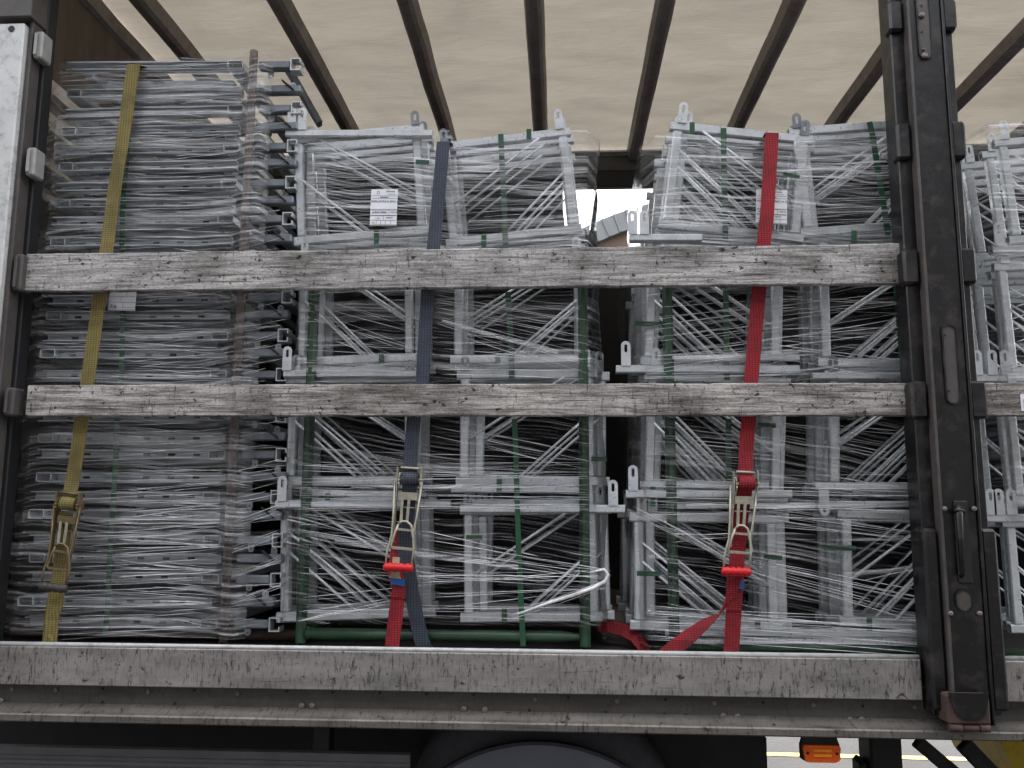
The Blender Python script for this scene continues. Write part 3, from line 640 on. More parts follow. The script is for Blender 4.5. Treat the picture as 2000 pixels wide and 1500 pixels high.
rear_blocker(1.9, 3.1, 3.12, 'added dark block shutting out light behind the far right load')
# ------------------------------------------------------------------ racks
def rack(load, x0p, x1p, ztop, label, m_, r=.021, depth=1.0, Y=3.215, tubes=True, botY=1240):
    a = at(x0p, 1240, Y=Y); b = at(x1p, 1240, Y=Y)
    root = empty('stacking_rack', ((a.x+b.x)/2, Y, 1.19), label, 'rack', None)
    O = V(root.location)
    for x in (a.x, b.x):
        for y in (Y, Y+depth):
            MB().beam(V((x, y, 1.19))-O, V((x, y, ztop))-O, .038, .038, up=(0, 1, 0), ch=.012).build('post', M[m_], root)
    z = at(800, botY, Y=Y).z
    for y in (Y, Y+depth):
        MB().tube([V((a.x+.02, y, z))-O, V((b.x-.09, y, z))-O, V((b.x-.045, y, z))-O, V((b.x-.02, y, z))-O], [r, r, r*.72, r*.72], 16).build('cross_tube', M[m_], root)
    for x in (a.x, b.x): MB().tube([V((x, Y+.02, z))-O, V((x, Y+depth-.02, z))-O], r, 16).build('cross_tube', M[m_], root)
    return root
rack(MID, 588, 1143, 2.68, 'green steel rack under the middle load, its thick tube showing above the bottom board', 'green')
rack(RGT, 1317, 1835, 2.68, 'green steel rack round the right load, its post showing left of the red strap', 'green', botY=1256)
rack(FAR, 1915, 2500, 2.3, 'green steel rack of the far right load, just right of the black post', 'green', botY=1262, Y=3.19)

# ------------------------------------------------------------------ left stack of flat frames
def make_flat(kind, label):
    root = empty('flat_frame', (0, 0, 0), label, 'frame', 'flat frames in the left stack'); kids = []
    def P_(mb, n, m_): o = mb.build(n, M[m_], root); kids.append(o)
    t = .036; xl, xr = -2.045, -1.305
    def chan(x0, x1, y=-.02):      # channel rail, open towards the side of the trailer
        mb = MB(); ring = [(y, -.018), (y, -.0135), (y+.034, -.0135), (y+.034, .0135), (y, .0135), (y, .018), (y+.038, .018), (y+.038, -.018)]
        return mb.loft([[V((x, yy, z)) for yy, z in ring] for x in (x0, x1)])
    if kind:    # open tube end at the left, plain bar and latch at the right
        P_(MB().beam((xl+.032, -.022, 0), (xl+.032, 1.5, 0), .062, t, hollow=1), 'side_tube', 'galv')
        P_(chan(xl+.066, xr), 'rail', 'galv_mid')
        P_(MB().beam((xr-.06, .06, 0), (xr-.06, 1.5, 0), .04, t), 'side_tube', 'galv_dark')
        P_(MB().beam((-1.232, .0, .004), (-1.055, .0, .004), .04, .034), 'end_bar', 'galv_dark')
        mb = MB(); lugplate(mb, -1.098, .018, .01, w_=.024, h_=.028); P_(mb, 'lug', 'galv_mid')
        P_(MB().beam((-1.132, -.024, .036), (-1.082, -.024, -.006), .006, .022, up=(0, 1, 0)), 'latch', 'black_matt')
    else:       # open tube end at the right, channel bracket at the right end
        P_(MB().beam((xr-.022, -.022, 0), (xr-.022, 1.5, 0), .066, t, hollow=1), 'side_tube', 'galv')
        P_(chan(xl, xr-.058), 'rail', 'galv_mid')
        P_(MB().beam((xl+.05, .06, 0), (xl+.05, 1.5, 0), .04, t), 'side_tube', 'galv_dark')
        P_(MB().beam((-1.232, .0, 0), (-1.097, .0, 0), .04, .032), 'end_bar', 'galv_dark')
        c = MB().loft([[V((x, y, z)) for x, z in ((-1.096, -.026), (-1.096, .026), (-1.055, .026), (-1.055, .008), (-1.059, .008), (-1.059, .022), (-1.092, .022), (-1.092, -.022), (-1.059, -.022), (-1.059, -.008), (-1.055, -.008), (-1.055, -.026))] for y in (-.022, .03)])
        P_(c, 'end_bracket', 'galv')
        mb = MB(); lugplate(mb, -1.187, -.018, .01, w_=.024, h_=.028, up=-1); P_(mb, 'lug', 'galv_mid')
    for yy in (.16, .34, .62, 1.0, 1.4): P_(MB().beam((xl+.08, yy, 0), (xr-.09, yy, 0), .04, t), 'rail', 'galv_dark')
    sl = MB()
    for x in (-1.93, -1.86, -1.62, -1.52, -1.42): sl.prism(stadium(x, 0, .026, .010, 12) if 0 else [(x-.013, -.005), (x+.013, -.005), (x+.013, .005), (x-.013, .005)], +.010, +.013)
    P_(sl, 'rail_slot', 'black_matt')
    KIDS[root.name] = kids; return root
fp = [None, None]; NL = 29
for i in range(NL):
    kd = i % 2; z = 1.262+i*.0788
    ORD2 = ORD+['fifteenth']
    lab = 'flat frame, %s end open, %s of the left stack' % ('left' if kd else 'right', ['lowest', 'topmost'][i > 14] if i in (0, NL-1) else ('%s from the bottom' % ORD2[i] if i < 15 else '%s from the top' % ORD2[NL-i-1]))
    if fp[kd] is None: fp[kd] = make_flat(kd, lab); o = fp[kd]
    else: o = copy_tree(fp[kd], lab)
    rr = random.Random(i*31)
    o.location = (rr.uniform(-.012, .012), 3.25+rr.uniform(-.01, .01), z); o.rotation_euler = (0, math.radians(rr.uniform(-.35, .35)), math.radians(rr.uniform(-.4, .4)))
    if i == NL-1: o.rotation_euler = (0, math.radians(1.0), 0); o.location.z += .012
# rusty rack of the left stack
px_ = at(465, 700, Y=3.2).x
rk = empty('stacking_rack', (px_, 3.2, 1.19), 'rusty brown steel rack whose round post stands before the left stack', 'rack')
for x, y in ((px_, 3.2), (px_, 4.4), (-2.12, 4.4)):
    MB().tube([V((x, y, 1.19))-V(rk.location), V((x, y, 3.50))-V(rk.location), V((x, y, 3.545))-V(rk.location)], [.017, .017, .0165], 14).build('post', M['rustpole'], rk)
MB().tube([V((px_, 3.2, 3.546))-V(rk.location), V((px_, 3.2, 3.548))-V(rk.location)], .012, 12).build('post_mouth', M['black_matt'], rk)
for y in (3.3, 4.4): MB().tube([V((-2.12, y, 1.215))-V(rk.location), V((-.95, y, 1.215))-V(rk.location)], .02, 12).build('cross_tube', M['rust'], rk)
# loose dark angle sloping behind the top of the left stack
for i_, (y_, lab) in enumerate(((3.75, 'dark steel bar sloping down right behind the top of the left stack'), (3.95, 'second dark steel bar sloping behind the left stack, the rear one'))):
    a, b = at(560, 125+10*i_, Y=y_), at(625, 240+6*i_, Y=y_); md = (a+b)/2
    o = MB().beam(a-md, b-md, .03, .03).build('steel_bar', M['galv_dark']); o.location = md; tag(o, lab, 'bar')

# ------------------------------------------------------------------ stretch film
def wrap(path, z0, z1, m_, label, seed, zig=0, amp=.012, nz=70, ztop=None, per=.157):
    """path: list of (x, y, bulge weight) round the load, z0..z1"""
    pts = []
    for i in range(len(path)-1):
        a, b = path[i], path[i+1]; n = max(2, int(math.dist(a[:2], b[:2])/.022))
        for k in range(n): q = k/n; pts.append((a[0]+(b[0]-a[0])*q, a[1]+(b[1]-a[1])*q, a[2]+(b[2]-a[2])*q))
    pts.append(path[-1]); mb = MB(); n = len(pts)
    for j in range(nz+1):
        z = z0+(z1-z0)*j/nz
        for i, (x, y, w_) in enumerate(pts):
            zt_ = z
            if ztop: zt_ = z0+(ztop(x)-z0)*j/nz
            d = amp*mnoise.noise(V((x*1.6+seed, y*1.6, zt_*22)))+.5*amp*mnoise.noise(V((x*6+seed, y*5, zt_*40)))
            zx = -zig*w_*(.5+.5*abs(math.sin(zt_*math.pi/per)))*(.75+.5*mnoise.noise(V((seed, zt_*2, 4))))-.02*w_*mnoise.noise(V((zt_*9, 2, seed)))
            mb.v.append((x+zx, y+d, zt_))
    for j in range(nz):
        for i in range(n-1): a = j*n+i; mb.f.append((a, a+1, a+n+1, a+n)); mb.sm.append(True)
    o = mb.build('stretch_film', M[m_]); return tag(o, label, 'plastic film')
def ribbons(parent, specs, Y, seed, share=.03):
    rd = random.Random(seed+500); i_ = 0
    for (xa, ya0, ya1, xb, yb0, yb1, n, th) in specs:
        for k in range(int(n*share+rd.random()*.7)):
            q = rd.random(); j = rd.uniform(-.03, .03)*abs(xb-xa); wd = rd.uniform(.008, .024); mb = MB(); pts = []; ww = []
            m0, m1 = rd.uniform(0, .2), rd.uniform(.7, 1)
            for i in range(13):
                u = m0+(m1-m0)*i/12; x = xa+(xb-xa)*u; y = (ya0+(ya1-ya0)*q)*(1-u)+(yb0+(yb1-yb0)*q+j)*u+1.5*math.sin(u*6+k)
                pts.append(at(x, y, Y=Y-.004+.006*math.sin(u*5+k*2))); ww.append(wd*(.45+.55*abs(math.sin(u*3.1+k))))
            mb.strap(pts, ww, .0008, [(0, .35*math.sin(k*3+i*.3), 1) for i in range(13)]).build('film_fold', M['film_fold'], parent)
def strands(parent, specs, Y, seed, r=(.00035, .0009), dens=.52):
    rd = random.Random(seed); mb = MB()
    for (xa, ya0, ya1, xb, yb0, yb1, n, th) in specs:
        n = max(2, int(n*dens))
        for k in range(n):
            q = (k+rd.random())/n; q2 = q+rd.uniform(-.045, .045)*abs(xb-xa)/(abs(yb1-yb0)+8)
            yy = Y+rd.uniform(-.006, .012); x0 = xa+rd.uniform(-6, 6); x1 = xb+rd.uniform(-8, 8)
            if rd.random() < .3:
                m0 = rd.uniform(0, .4); m1 = rd.uniform(.55, 1)
            else: m0, m1 = 0, 1
            p0 = V((x0, ya0+(ya1-ya0)*q)); p1 = V((x1, yb0+(yb1-yb0)*q2)); sag = rd.uniform(-1.5, 2.5)
            pts = []; rr = []; rad = rd.uniform(*r)*th; w0 = rd.uniform(0, 9)
            for i in range(15):
                u = m0+(m1-m0)*i/14; pp = p0.lerp(p1, u)
                py = pp.y+sag*4*u*(1-u)+.5*math.sin(u*9+w0)
                pts.append(at(pp.x, py, Y=yy+.004*math.sin(u*7+w0))); rr.append(rad*(.5+.8*abs(math.sin(u*5.3+w0))) if 0 < i < 14 else rad*.2)
            mb.tube(pts, rr, 4)
    ribbons(parent, specs if len(specs) < 30 else specs[::9], Y, seed)
    return mb.build('film_strand', M['strand'], parent)
# left stack
f1 = wrap([(-2.17, 3.75, 1), (-2.16, 3.33, 1), (-2.062, 3.225, .15), (-1.30, 3.212, 0), (-1.24, 3.172, 0), (-1.19, 3.165, 0), (-1.165, 3.21, 0)], 1.215, 3.53, 'film_dense',
          'clear stretch film wound round the left stack of flat frames', 3, zig=.045, nz=200, amp=.006, ztop=lambda x: 3.535 if x < -1.2 else 3.535-(x+1.2)*.25)
sp = []
rd = random.Random(5)
for k in range(60):
    y = 118+k*19; s = .0 if y < 900 else -.035
    xl = 128-(y-118)*.055; xr = 408-(y-118)*.018
    sp.append((xl+rd.uniform(-25, 120), y, y+14, xr, y+rd.uniform(-6, 8)+s*300, y+10+rd.uniform(-6, 8)+s*300, 4, 1.0))
    ax, ay = xr+rd.uniform(20, 40), y+rd.uniform(-8, 8)
    if k % 2 == 0:
        sp.append((xr-60, y-14, y+14, ax+5, ay-3, ay+3, 5, 1.1)); sp.append((ax, ay-4, ay+4, 555, ay-rd.uniform(0, 45), ay-10, 2, .8))
for y in (1010, 1060, 1110, 1160): sp.append((440, y+15, y+25, 548, y-25, y-10, 10, 1.1)); sp.append((230, y-20, y+30, 440, y, y+15, 16, 1.2))
for y in (560, 640, 680, 730, 850, 930, 975): sp.append((250, y-20, y+40, 430, y, y+12, 10, 1.2)); sp.append((430, y, y+10, 552, y-40, y-5, 7, 1))
strands(f1, sp, 3.2, 11)
# a load's film: path round front and both sides
def load_film(x0p, x1p, top, m_, label, seed, z0, z1, Y=3.205, dback=1.0, bulge=.06, nz=90, amp=.012):
    a, b = at(x0p, 740, Y=Y).x, at(x1p, 740, Y=Y).x
    return wrap([(a-.01, Y+dback, .6), (a-.03, Y+.12, .5), (a, Y, 0), (b, Y, 0), (b+.03, Y+.12, -.5), (b+.02, Y+dback, -.6)], z0, z1, m_, label, seed, zig=bulge, nz=nz, amp=amp, ztop=top, per=.5)
zl = lambda py: at(1000, py, Y=3.2).z
def topm(x):
    xp = at(880, 270, Y=3.2).x
    return (zl(262)+(x-at(590, 262, Y=3.2).x)*.07) if x < xp else zl(272)+(x-xp)*.10
f2 = load_film(583, 1150, topm, 'film_top', 'densely wound clear film over the top tier of the middle rack', 21, zl(498), 3.2, Y=3.235)
f2b = load_film(578, 1152, None, 'film_mid', 'clear film with loose sloping folds round the middle rack between the boards', 24, zl(745), zl(499), Y=3.205)
f2c = load_film(574, 1158, None, 'film_sparse', 'thin clear film with sloping folds round the lower middle rack', 27, zl(1222), zl(746), Y=3.19)
def topr(x):
    xp = at(1565, 270, Y=3.2).x
    return (zl(258)-(x-at(1290, 258, Y=3.2).x)*.10) if x < xp else zl(262)+(x-xp)*.04
f3 = load_film(1288, 1835, topr, 'film_top', 'densely wound clear film over the top tier of the right rack', 31, zl(496), 3.2, Y=3.235, bulge=.05)
f3b = load_film(1262, 1850, None, 'film_up', 'clear film with rising folds round the right rack between the boards', 34, zl(745), zl(497), Y=3.205)
f3c = load_film(1262, 1860, None, 'film_sparse', 'thin clear film with sloping folds round the lower right rack', 37, zl(1262), zl(746), Y=3.19)
f4 = load_film(1968, 2260, None, 'film_dense', 'clear film round the far right load beyond the black post', 41, zl(1010), zl(255), Y=3.215, bulge=.02)
sp = [(590, 268, 470, 850, 250, 470, 46, .9), (870, 285, 478, 1140, 262, 470, 50, .9)]
strands(f2, sp, 3.222, 51, dens=.6)
sp = [(585, 565, 640, 850, 640, 735, 16, 1), (590, 575, 735, 700, 570, 740, 14, .8), (850, 565, 640, 1145, 600, 735, 26, 1.1), (860, 600, 740, 1145, 640, 745, 16, 1.2), (575, 660, 745, 850, 680, 745, 16, 1)]
strands(f2b, sp, 3.19, 52)
sp = [(580, 905, 1000, 1150, 915, 1000, 44, 1.1), (840, 818, 850, 1145, 870, 925, 12, 1.3), (600, 868, 905, 1145, 905, 940, 10, .8),
      (585, 1030, 1120, 1188, 1120, 1140, 14, 1.2), (820, 1030, 1200, 1188, 1122, 1140, 20, 1.2), (585, 1000, 1010, 800, 1020, 1080, 7, 1), (590, 1165, 1200, 1150, 1130, 1225, 12, 1.1),
      (580, 990, 1040, 860, 985, 1030, 8, .9), (1000, 1190, 1215, 1190, 1128, 1145, 8, 1.3), (580, 1190, 1225, 760, 1165, 1185, 6, 1.3)]
strands(f2c, sp, 3.175, 53)
# rope of gathered film swinging past the right corner
pr = [at(x, y, Y=3.17) for x, y in ((1010, 1200), (1070, 1178), (1120, 1162), (1160, 1148), (1182, 1135), (1188, 1122), (1180, 1112), (1150, 1118))]
MB().tube(pr, [.003, .005, .0065, .0065, .0065, .006, .005, .002], 7).build('film_rope', M['strand'], f2c)
sp = [(1292, 262, 470, 1560, 285, 475, 46, .9), (1560, 262, 470, 1800, 250, 455, 44, .9), (1470, 300, 470, 1640, 300, 460, 18, .8)]
strands(f3, sp, 3.222, 54, dens=.6)
sp = [(1262, 600, 735, 1560, 570, 700, 26, 1.1), (1400, 600, 700, 1780, 560, 640, 16, 1.3), (1500, 640, 700, 1780, 640, 745, 14, 1.1), (1262, 690, 745, 1600, 680, 745, 16, 1.1), (1480, 570, 600, 1780, 585, 620, 8, 1.1)]
strands(f3b, sp, 3.19, 55)
sp = [(1262, 820, 900, 1520, 850, 910, 16, 1), (1500, 818, 850, 1800, 850, 910, 14, 1.1), (1262, 925, 1010, 1810, 945, 1010, 36, 1.1), (1240, 985, 1010, 1400, 1060, 1090, 10, 1.1), (1400, 1075, 1100, 1815, 1150, 1215, 22, 1.15),
      (1480, 980, 1030, 1815, 1040, 1060, 18, .9), (1262, 1180, 1250, 1815, 1215, 1275, 40, 1.1), (1310, 1040, 1060, 1480, 1035, 1050, 5, 1.6), (1680, 1125, 1135, 1810, 1095, 1108, 4, 1.6), (1310, 870, 900, 1500, 900, 940, 6, 1), (1300, 1090, 1180, 1500, 1110, 1220, 8, .8)]
strands(f3c, sp, 3.175, 56)
strands(f4, [(1972, 290, 480, 2100, 300, 480, 46, 1), (1970, 560, 735, 2100, 520, 690, 26, 1.2), (1985, 760, 990, 2100, 740, 980, 20, 1.0)], 3.2, 57)
# torn flat sheets of film pulled taut
def sheet(px_pts, parent, Y=3.17):
    mb = MB(); a = [at(x, y, Y=Y) for x, y in px_pts]; mb.v = [tuple(p) for p in a]; mb.v += [(p.x, p.y+.0008, p.z) for p in a]; n = len(a)
    mb.f = [tuple(range(n)), tuple(range(2*n-1, n-1, -1))]+[(i, (i+1) % n, n+(i+1) % n, n+i) for i in range(n)]; mb.sm = [False]*len(mb.f)
    return mb.build('film_sheet', M['film_mid'], parent)
sheet([(1310, 1060), (1400, 1042), (1470, 1040), (1540, 1040), (1640, 1048), (1815, 1056), (1640, 1056), (1480, 1052), (1400, 1052)], f3c)
sheet([(1640, 1118), (1720, 1112), (1808, 1102), (1812, 1110), (1740, 1128), (1700, 1130)], f3c)

# ------------------------------------------------------------------ green plastic bands
def band(pxpts, label, Y=3.24, wd=.022, dirv=None):
    pts = [at(x, y, Y=Y) for x, y in pxpts]; md = pts[len(pts)//2].copy()
    o = MB().strap([p-md for p in pts], wd, .0015, dirv).build('strapping_band', M['greenband']); o.location = md
    return tag(o, label, 'plastic band', 'green plastic bands round the bundles')
band([(252, 230), (248, 300), (240, 400), (238, 480), (240, 600), (238, 720), (228, 820), (226, 900), (220, 1000), (214, 1100), (209, 1200), (206, 1240)], 'long green band running down the left stack beside the yellow strap', 3.222, .021)
band([(978, 262), (981, 330), (985, 400), (987, 478)], 'green band down the front of the top right bundle of the middle rack', 3.252)
band([(992, 570), (997, 650), (1000, 742)], 'green band between the two boards on the middle rack', 3.246)
band([(1005, 818), (1008, 900), (1010, 975), (1013, 1080), (1018, 1180), (1022, 1262)], 'green band down the lower right bundles of the middle rack', 3.185, .020)
band([(1413, 250), (1414, 330), (1416, 400), (1417, 470)], 'green band on the top left bundle of the right rack', 3.252)
band([(1417, 560), (1419, 650), (1420, 742)], 'green band left of the red strap between the two boards', 3.246)
band([(1423, 818), (1423, 900), (1426, 985)], 'green band left of the red strap just below the middle board', 3.246)
band([(1698, 238), (1704, 262), (1716, 340), (1726, 400), (1735, 460)], 'green band curving down the top right bundle of the right rack', 3.236)
band([(1750, 560), (1757, 640), (1766, 742)], 'green band between the boards close to the black post', 3.2)
band([(1783, 818), (1792, 900), (1799, 1000), (1808, 1100), (1817, 1190), (1818, 1272)], 'long green band below the middle board close to the black post', 3.185)
small = [(1352, 250, 22, 'top left rail of the right rack'), (1033, 262, 20, 'top right rail of the middle rack'), (735, 463, 26, 'lower rail of the top left bundle, middle rack'), (945, 470, 24, 'lower rail of the top right bundle, middle rack'), (745, 700, 26, 'rail just above the middle board, middle rack'),
         (972, 700, 20, 'rail above the middle board right of the blue strap'), (640, 975, 26, 'half height rail left of the blue strap'), (975, 945, 30, 'half height rail right of the blue strap'), (1275, 970, 40, 'half height rail left of the right rack post'), (1660, 950, 32, 'half height rail right of the red strap'),
         (985, 1200, 26, 'lowest rail of the middle rack'), (1698, 1225, 40, 'lowest rail of the right rack'), (1480, 1225, 26, 'lowest rail right of the red strap'), (1668, 462, 24, 'lower rail of the top right bundle, right rack')]
for x, y, h_, lab in small: band([(x, y-h_/2), (x, y+h_/2)], 'short green band round the '+lab, 3.228, .02)
for x0, x1, y, lab in ((910, 942, 1049, 'stile right of the blue strap near the bottom'), (812, 838, 316, 'right stile of the top left bundle, middle rack'), (1492, 1528, 1088, 'stile just right of the red ratchet handle'), (1602, 1672, 1070, 'stiles low between red strap and black post'), (1244, 1290, 1120, 'left stiles of the bottom left bundle, right rack'), (1155, 1185, 896, 'stile at the right edge of the middle rack'), (1240, 1290, 632, 'left stiles of the right rack between the boards'), (1480, 1515, 830, 'stile right of the red strap below the middle board')):
    band([(x0, y), (x1, y+1)], 'short level green band round the '+lab, 3.232, .018, [(0, 0, 1)]*2)
band([(1530, 340), (1562, 346)], 'dull green band round the upright stiles at the middle of the top right rack', 3.23, .014, [(0, 0, 1)]*2)

# ------------------------------------------------------------------ lashing straps and ratchets
def sim(src0, src1, dst0, dst1):
    a, b = complex(*src0), complex(*src1); c, d = complex(*dst0), complex(*dst1); k = (d-c)/(b-a)
    def f_(x, y):
        q = c+(complex(x, y)-a)*k; return q.real, q.imag
    return f_
def strapmesh(pp, m_, name, parent, O, Y=3.165, wd=.052, over=None, Ys=None):
    """pp: centre line in photograph pixels"""
    pts = [at(x, y, Y=(Ys[i] if Ys else Y)) for i, (x, y) in enumerate(pp)]
    if over:
        p = pts[0]; pts = [V((p.x+over, p.y+1.6, p.z+.05)), V((p.x+over*.3, p.y+.35, p.z+.03)), V((p.x+.005, p.y+.05, p.z+.012))]+[p+V((0, .012, .004))]+pts
    # subdivide
    o_ = []
    for i in range(len(pts)-1):
        for k in range(4): o_.append(pts[i].lerp(pts[i+1], k/4))
    o_.append(pts[-1])
    return MB().strap([p-O for p in o_], wd, .003).build(name, m_, parent)
def ratchet(root, O, f_, m_, grip, spool):
    def p(x, y, Y=3.15): X, Y_ = f_(x, y); return at(X, Y_, Y=Y)-O
    def T(pts, r, n, m2, name='ratchet_bar', par=root, k=8): return MB().tube([p(*q) for q in pts], r, k).build(name, m2, par)
    # spool with wound webbing and shaft
    a, b = p(787, 935, 3.135), p(817, 937, 3.135)
    MB().tube([a, b], .025, 18).build('spool', spool, root)
    MB().tube([p(778, 937, 3.135), p(826, 939, 3.135)], .009, 12).build('spool_shaft', m_, root)
    T([(783, 913, 3.13), (820, 916, 3.13)], .0055, 8, m_, 'roller')
    # toothed wheels and side plates
    for x in (781, 823):
        c = p(x, 938, 3.135); mb = MB(); n = 26
        ring = [(.027 if k % 2 else .022) for k in range(n)]
        mb.loft([[c+V((dx, ring[k]*math.cos(2*math.pi*k/n), ring[k]*math.sin(2*math.pi*k/n))) for k in range(n)] for dx in (-.0025, .0025)]); mb.build('ratchet_wheel', m_, root)
    fr = MB()
    for (xa, xb, xc) in ((777, 771, 769), (824, 811, 806)):
        q = [p(xa, 912, 3.13), p(xa, 938, 3.128), p((xa+xb)/2-.5, 985, 3.135), p(xb, 1035, 3.14), p(xc, 1060, 3.142)]
        fr.strap(q, [.024, .034, .022, .018, .012], .003, [(0, 1, 0)]*5)
    fr.build('side_plate', m_, root)
    MB().strap([p(779, 968, 3.128), p(816, 970, 3.128)], .028, .004, [(0, 0, 1)]*2).build('pawl_plate', m_, root)
    MB().strap([p(786, 973, 3.122), p(783, 1020, 3.122)], .010, .004).build('pawl_spring', M['ratchet'], root)
    MB().strap([p(799, 974, 3.122), p(795, 1020, 3.122)], .010, .004).build('pawl_spring', M['ratchet'], root)
    T([(776, 990, 3.13), (810, 992, 3.13)], .0025, 6, m_)
    # inner A-shaped release handle
    A = MB(); A.tube([p(778, 1024, 3.115), p(786, 1018, 3.115), p(795, 1019, 3.115), p(803, 1026, 3.115), p(806, 1045, 3.113), p(811, 1070, 3.11), p(806, 1074, 3.11), p(766, 1070, 3.11), p(763, 1064, 3.11), p(771, 1042, 3.113), p(778, 1024, 3.115)], .0045, 8)
    A.build('release_handle', m_, root)
    MB().strap([p(776, 1033, 3.114), p(803, 1036, 3.114)], .008, .004, [(0, 0, 1)]*2).build('ratchet_bar', m_, root)
    MB().strap([p(765, 1069, 3.108), p(806, 1073, 3.108)], .010, .004, [(0, 0, 1)]*2).build('ratchet_bar', m_, root)
    # long lever sides down to the grip
    for q in (((771, 940, 3.125), (768, 1010, 3.12), (765, 1045, 3.112), (756, 1075, 3.105), (753, 1106, 3.10)), ((824, 942, 3.125), (814, 1010, 3.12), (807, 1040, 3.112), (808, 1072, 3.105), (803, 1108, 3.10))):
        MB().tube([p(*z_) for z_ in q], .0038, 8).build('lever', m_, root)
    gp = []; gr = []
    for k in range(19): u = k/18; gp.append(p(749+58*u, 1107+3*u, 3.097)); gr.append((.0155+.0025*math.cos(u*6.28*5)) if 0 < k < 18 else .008)
    MB().tube(gp, gr, 14).build('grip', grip, root)
idt = lambda x, y: (x, y)
# blue strap
O = at(800, 1262, Y=3.165); bs = empty('lashing_strap', O, 'blue grey webbing strap with red handled ratchet over the middle rack', 'strap', None)
strapmesh([(866, 277), (857, 380), (846, 490), (836, 565), (825, 745), (808, 818), (803, 880), (801, 916), (802, 930)], M['blue'], 'webbing', bs, O, over=.05, Ys=[3.2, 3.18, 3.165, 3.16, 3.16, 3.155, 3.15, 3.14, 3.125])
strapmesh([(800, 948), (797, 985), (793, 1030), (791, 1075), (797, 1110), (803, 1150), (812, 1200), (823, 1250), (830, 1268)], M['blue'], 'webbing_tail', bs, O, wd=.054, Ys=[3.13, 3.155, 3.16, 3.16, 3.155, 3.16, 3.17, 3.185, 3.19])
strapmesh([(783, 1034), (776, 1080), (772, 1120), (779, 1150), (773, 1200), (765, 1268)], M['red'], 'lower_webbing', bs, O, wd=.052, Ys=[3.168, 3.168, 3.15, 3.145, 3.145, 3.145])
strapmesh([(778, 1130), (776, 1143)], M['tag_blue'], 'tag', bs, O, wd=.053, Ys=[3.141, 3.140])
strapmesh([(774, 1088), (773, 1105), (771, 1129)], M['tag_beige'], 'tag', bs, O, wd=[.026]*4+[.032]*4+[.046], Ys=[3.12, 3.118, 3.135])
strapmesh([(776.5, 1164.5), (776, 1167.5)], M['red'], 'stitched_fold', bs, O, wd=.056, Ys=[3.14, 3.14])
ratchet(bs, O, idt, M['ratchet'], M['grip'], M['blue'])
# red strap
O = at(1430, 1275, Y=3.165); rs = empty('lashing_strap', O, 'red webbing strap with red handled ratchet over the right rack', 'strap', None)
strapmesh([(1508, 260), (1503, 340), (1498, 420), (1491, 480), (1483, 560), (1476, 640), (1467, 745), (1462, 818), (1457, 880), (1456, 916), (1455, 935)], M['red'], 'webbing', rs, O, over=.03, Ys=[3.2, 3.185, 3.17, 3.165, 3.16, 3.16, 3.16, 3.155, 3.15, 3.14, 3.125])
strapmesh([(1455, 955), (1450, 985), (1444, 1040), (1440, 1090), (1437, 1130), (1434, 1180), (1431, 1230), (1427, 1284)], M['red'], 'lower_webbing', rs, O, wd=.054, Ys=[3.13, 3.155, 3.16, 3.155, 3.15, 3.148, 3.146, 3.145])
strapmesh([(1448, 1135), (1447, 1150)], M['tag_blue'], 'tag', rs, O, wd=.024, Ys=[3.1405, 3.1405])
strapmesh([(1434, 1190), (1434, 1192.5)], M['red'], 'stitched_fold', rs, O, wd=.058, Ys=[3.142, 3.142])
tp_ = [(1436, 1122), (1432, 1140), (1426, 1165), (1415, 1185), (1405, 1200), (1380, 1216), (1350, 1240), (1322, 1262), (1296, 1282)]
tw = [.05, .05, .034, .018, .02, .04, .052, .054, .054]
pts = [at(x, y, Y=3.125+.003*i) - O for i, (x, y) in enumerate(tp_)]
wd_ = [(1, 0, 0), (1, .1, 0), (1, .3, .1), (.8, .6, .2), (.6, .7, .5), (.5, .3, .8), (.55, .1, .8), (.6, 0, .8), (.6, 0, .8)]
MB().strap(pts, tw, .003, wd_).build('loose_tail', M['red'], rs)
fu = sim((802, 913), (778, 1110), (1457, 921), (1438, 1118)); ratchet(rs, O, fu, M['ratchet'], M['grip'], M['red'])
# red loose strap end lying on the deck between the racks
O = at(1215, 1262, Y=3.3)
pts = [at(x, y, Y=Y_)-O for x, y, Y_ in ((1172, 1222, 3.36), (1195, 1224, 3.33), (1220, 1231, 3.3), (1242, 1245, 3.28), (1258, 1268, 3.26), (1262, 1290, 3.25))]
o = MB().strap(pts, .05, .003, [(.2, .6, .8)]*6).build('loose_strap', M['red']); o.location = O; tag(o, 'loose red strap curling on the deck between the two racks', 'strap')
# yellow strap
O = at(95, 1250, Y=3.165); ys = empty('lashing_strap', O, 'dirty yellow webbing strap with brown ratchet over the left stack', 'strap', None)
strapmesh([(261, 126), (253, 180), (245, 240), (235, 300), (225, 360), (216, 430), (208, 488), (197, 565), (186, 640), (171, 745), (160, 818), (151, 880), (142, 940), (136, 966), (134, 985)], M['oldyellow'], 'webbing', ys, O, wd=.055, over=.08, Ys=[3.19, 3.19, 3.188, 3.185, 3.18, 3.175, 3.17, 3.165, 3.165, 3.165, 3.16, 3.155, 3.15, 3.14, 3.128])
strapmesh([(129, 1000), (125, 1040), (120, 1090), (113, 1140), (105, 1180), (100, 1215), (97, 1255)], M['oldyellow'], 'lower_webbing', ys, O, wd=.055, Ys=[3.135, 3.158, 3.16, 3.155, 3.15, 3.15, 3.15])
pts = [at(x, y, Y=3.142)-O for x, y in ((114, 1150), (108, 1180), (100, 1210), (96, 1235), (97, 1258))]
MB().strap(pts, [.05, .056, .040, .024, .03], .003, [(1, 0, 0), (1, .2, 0), (.9, .5, 0), (.8, .7, 0), (1, 0, 0)]).build('loose_tail', M['oldyellow'], ys)
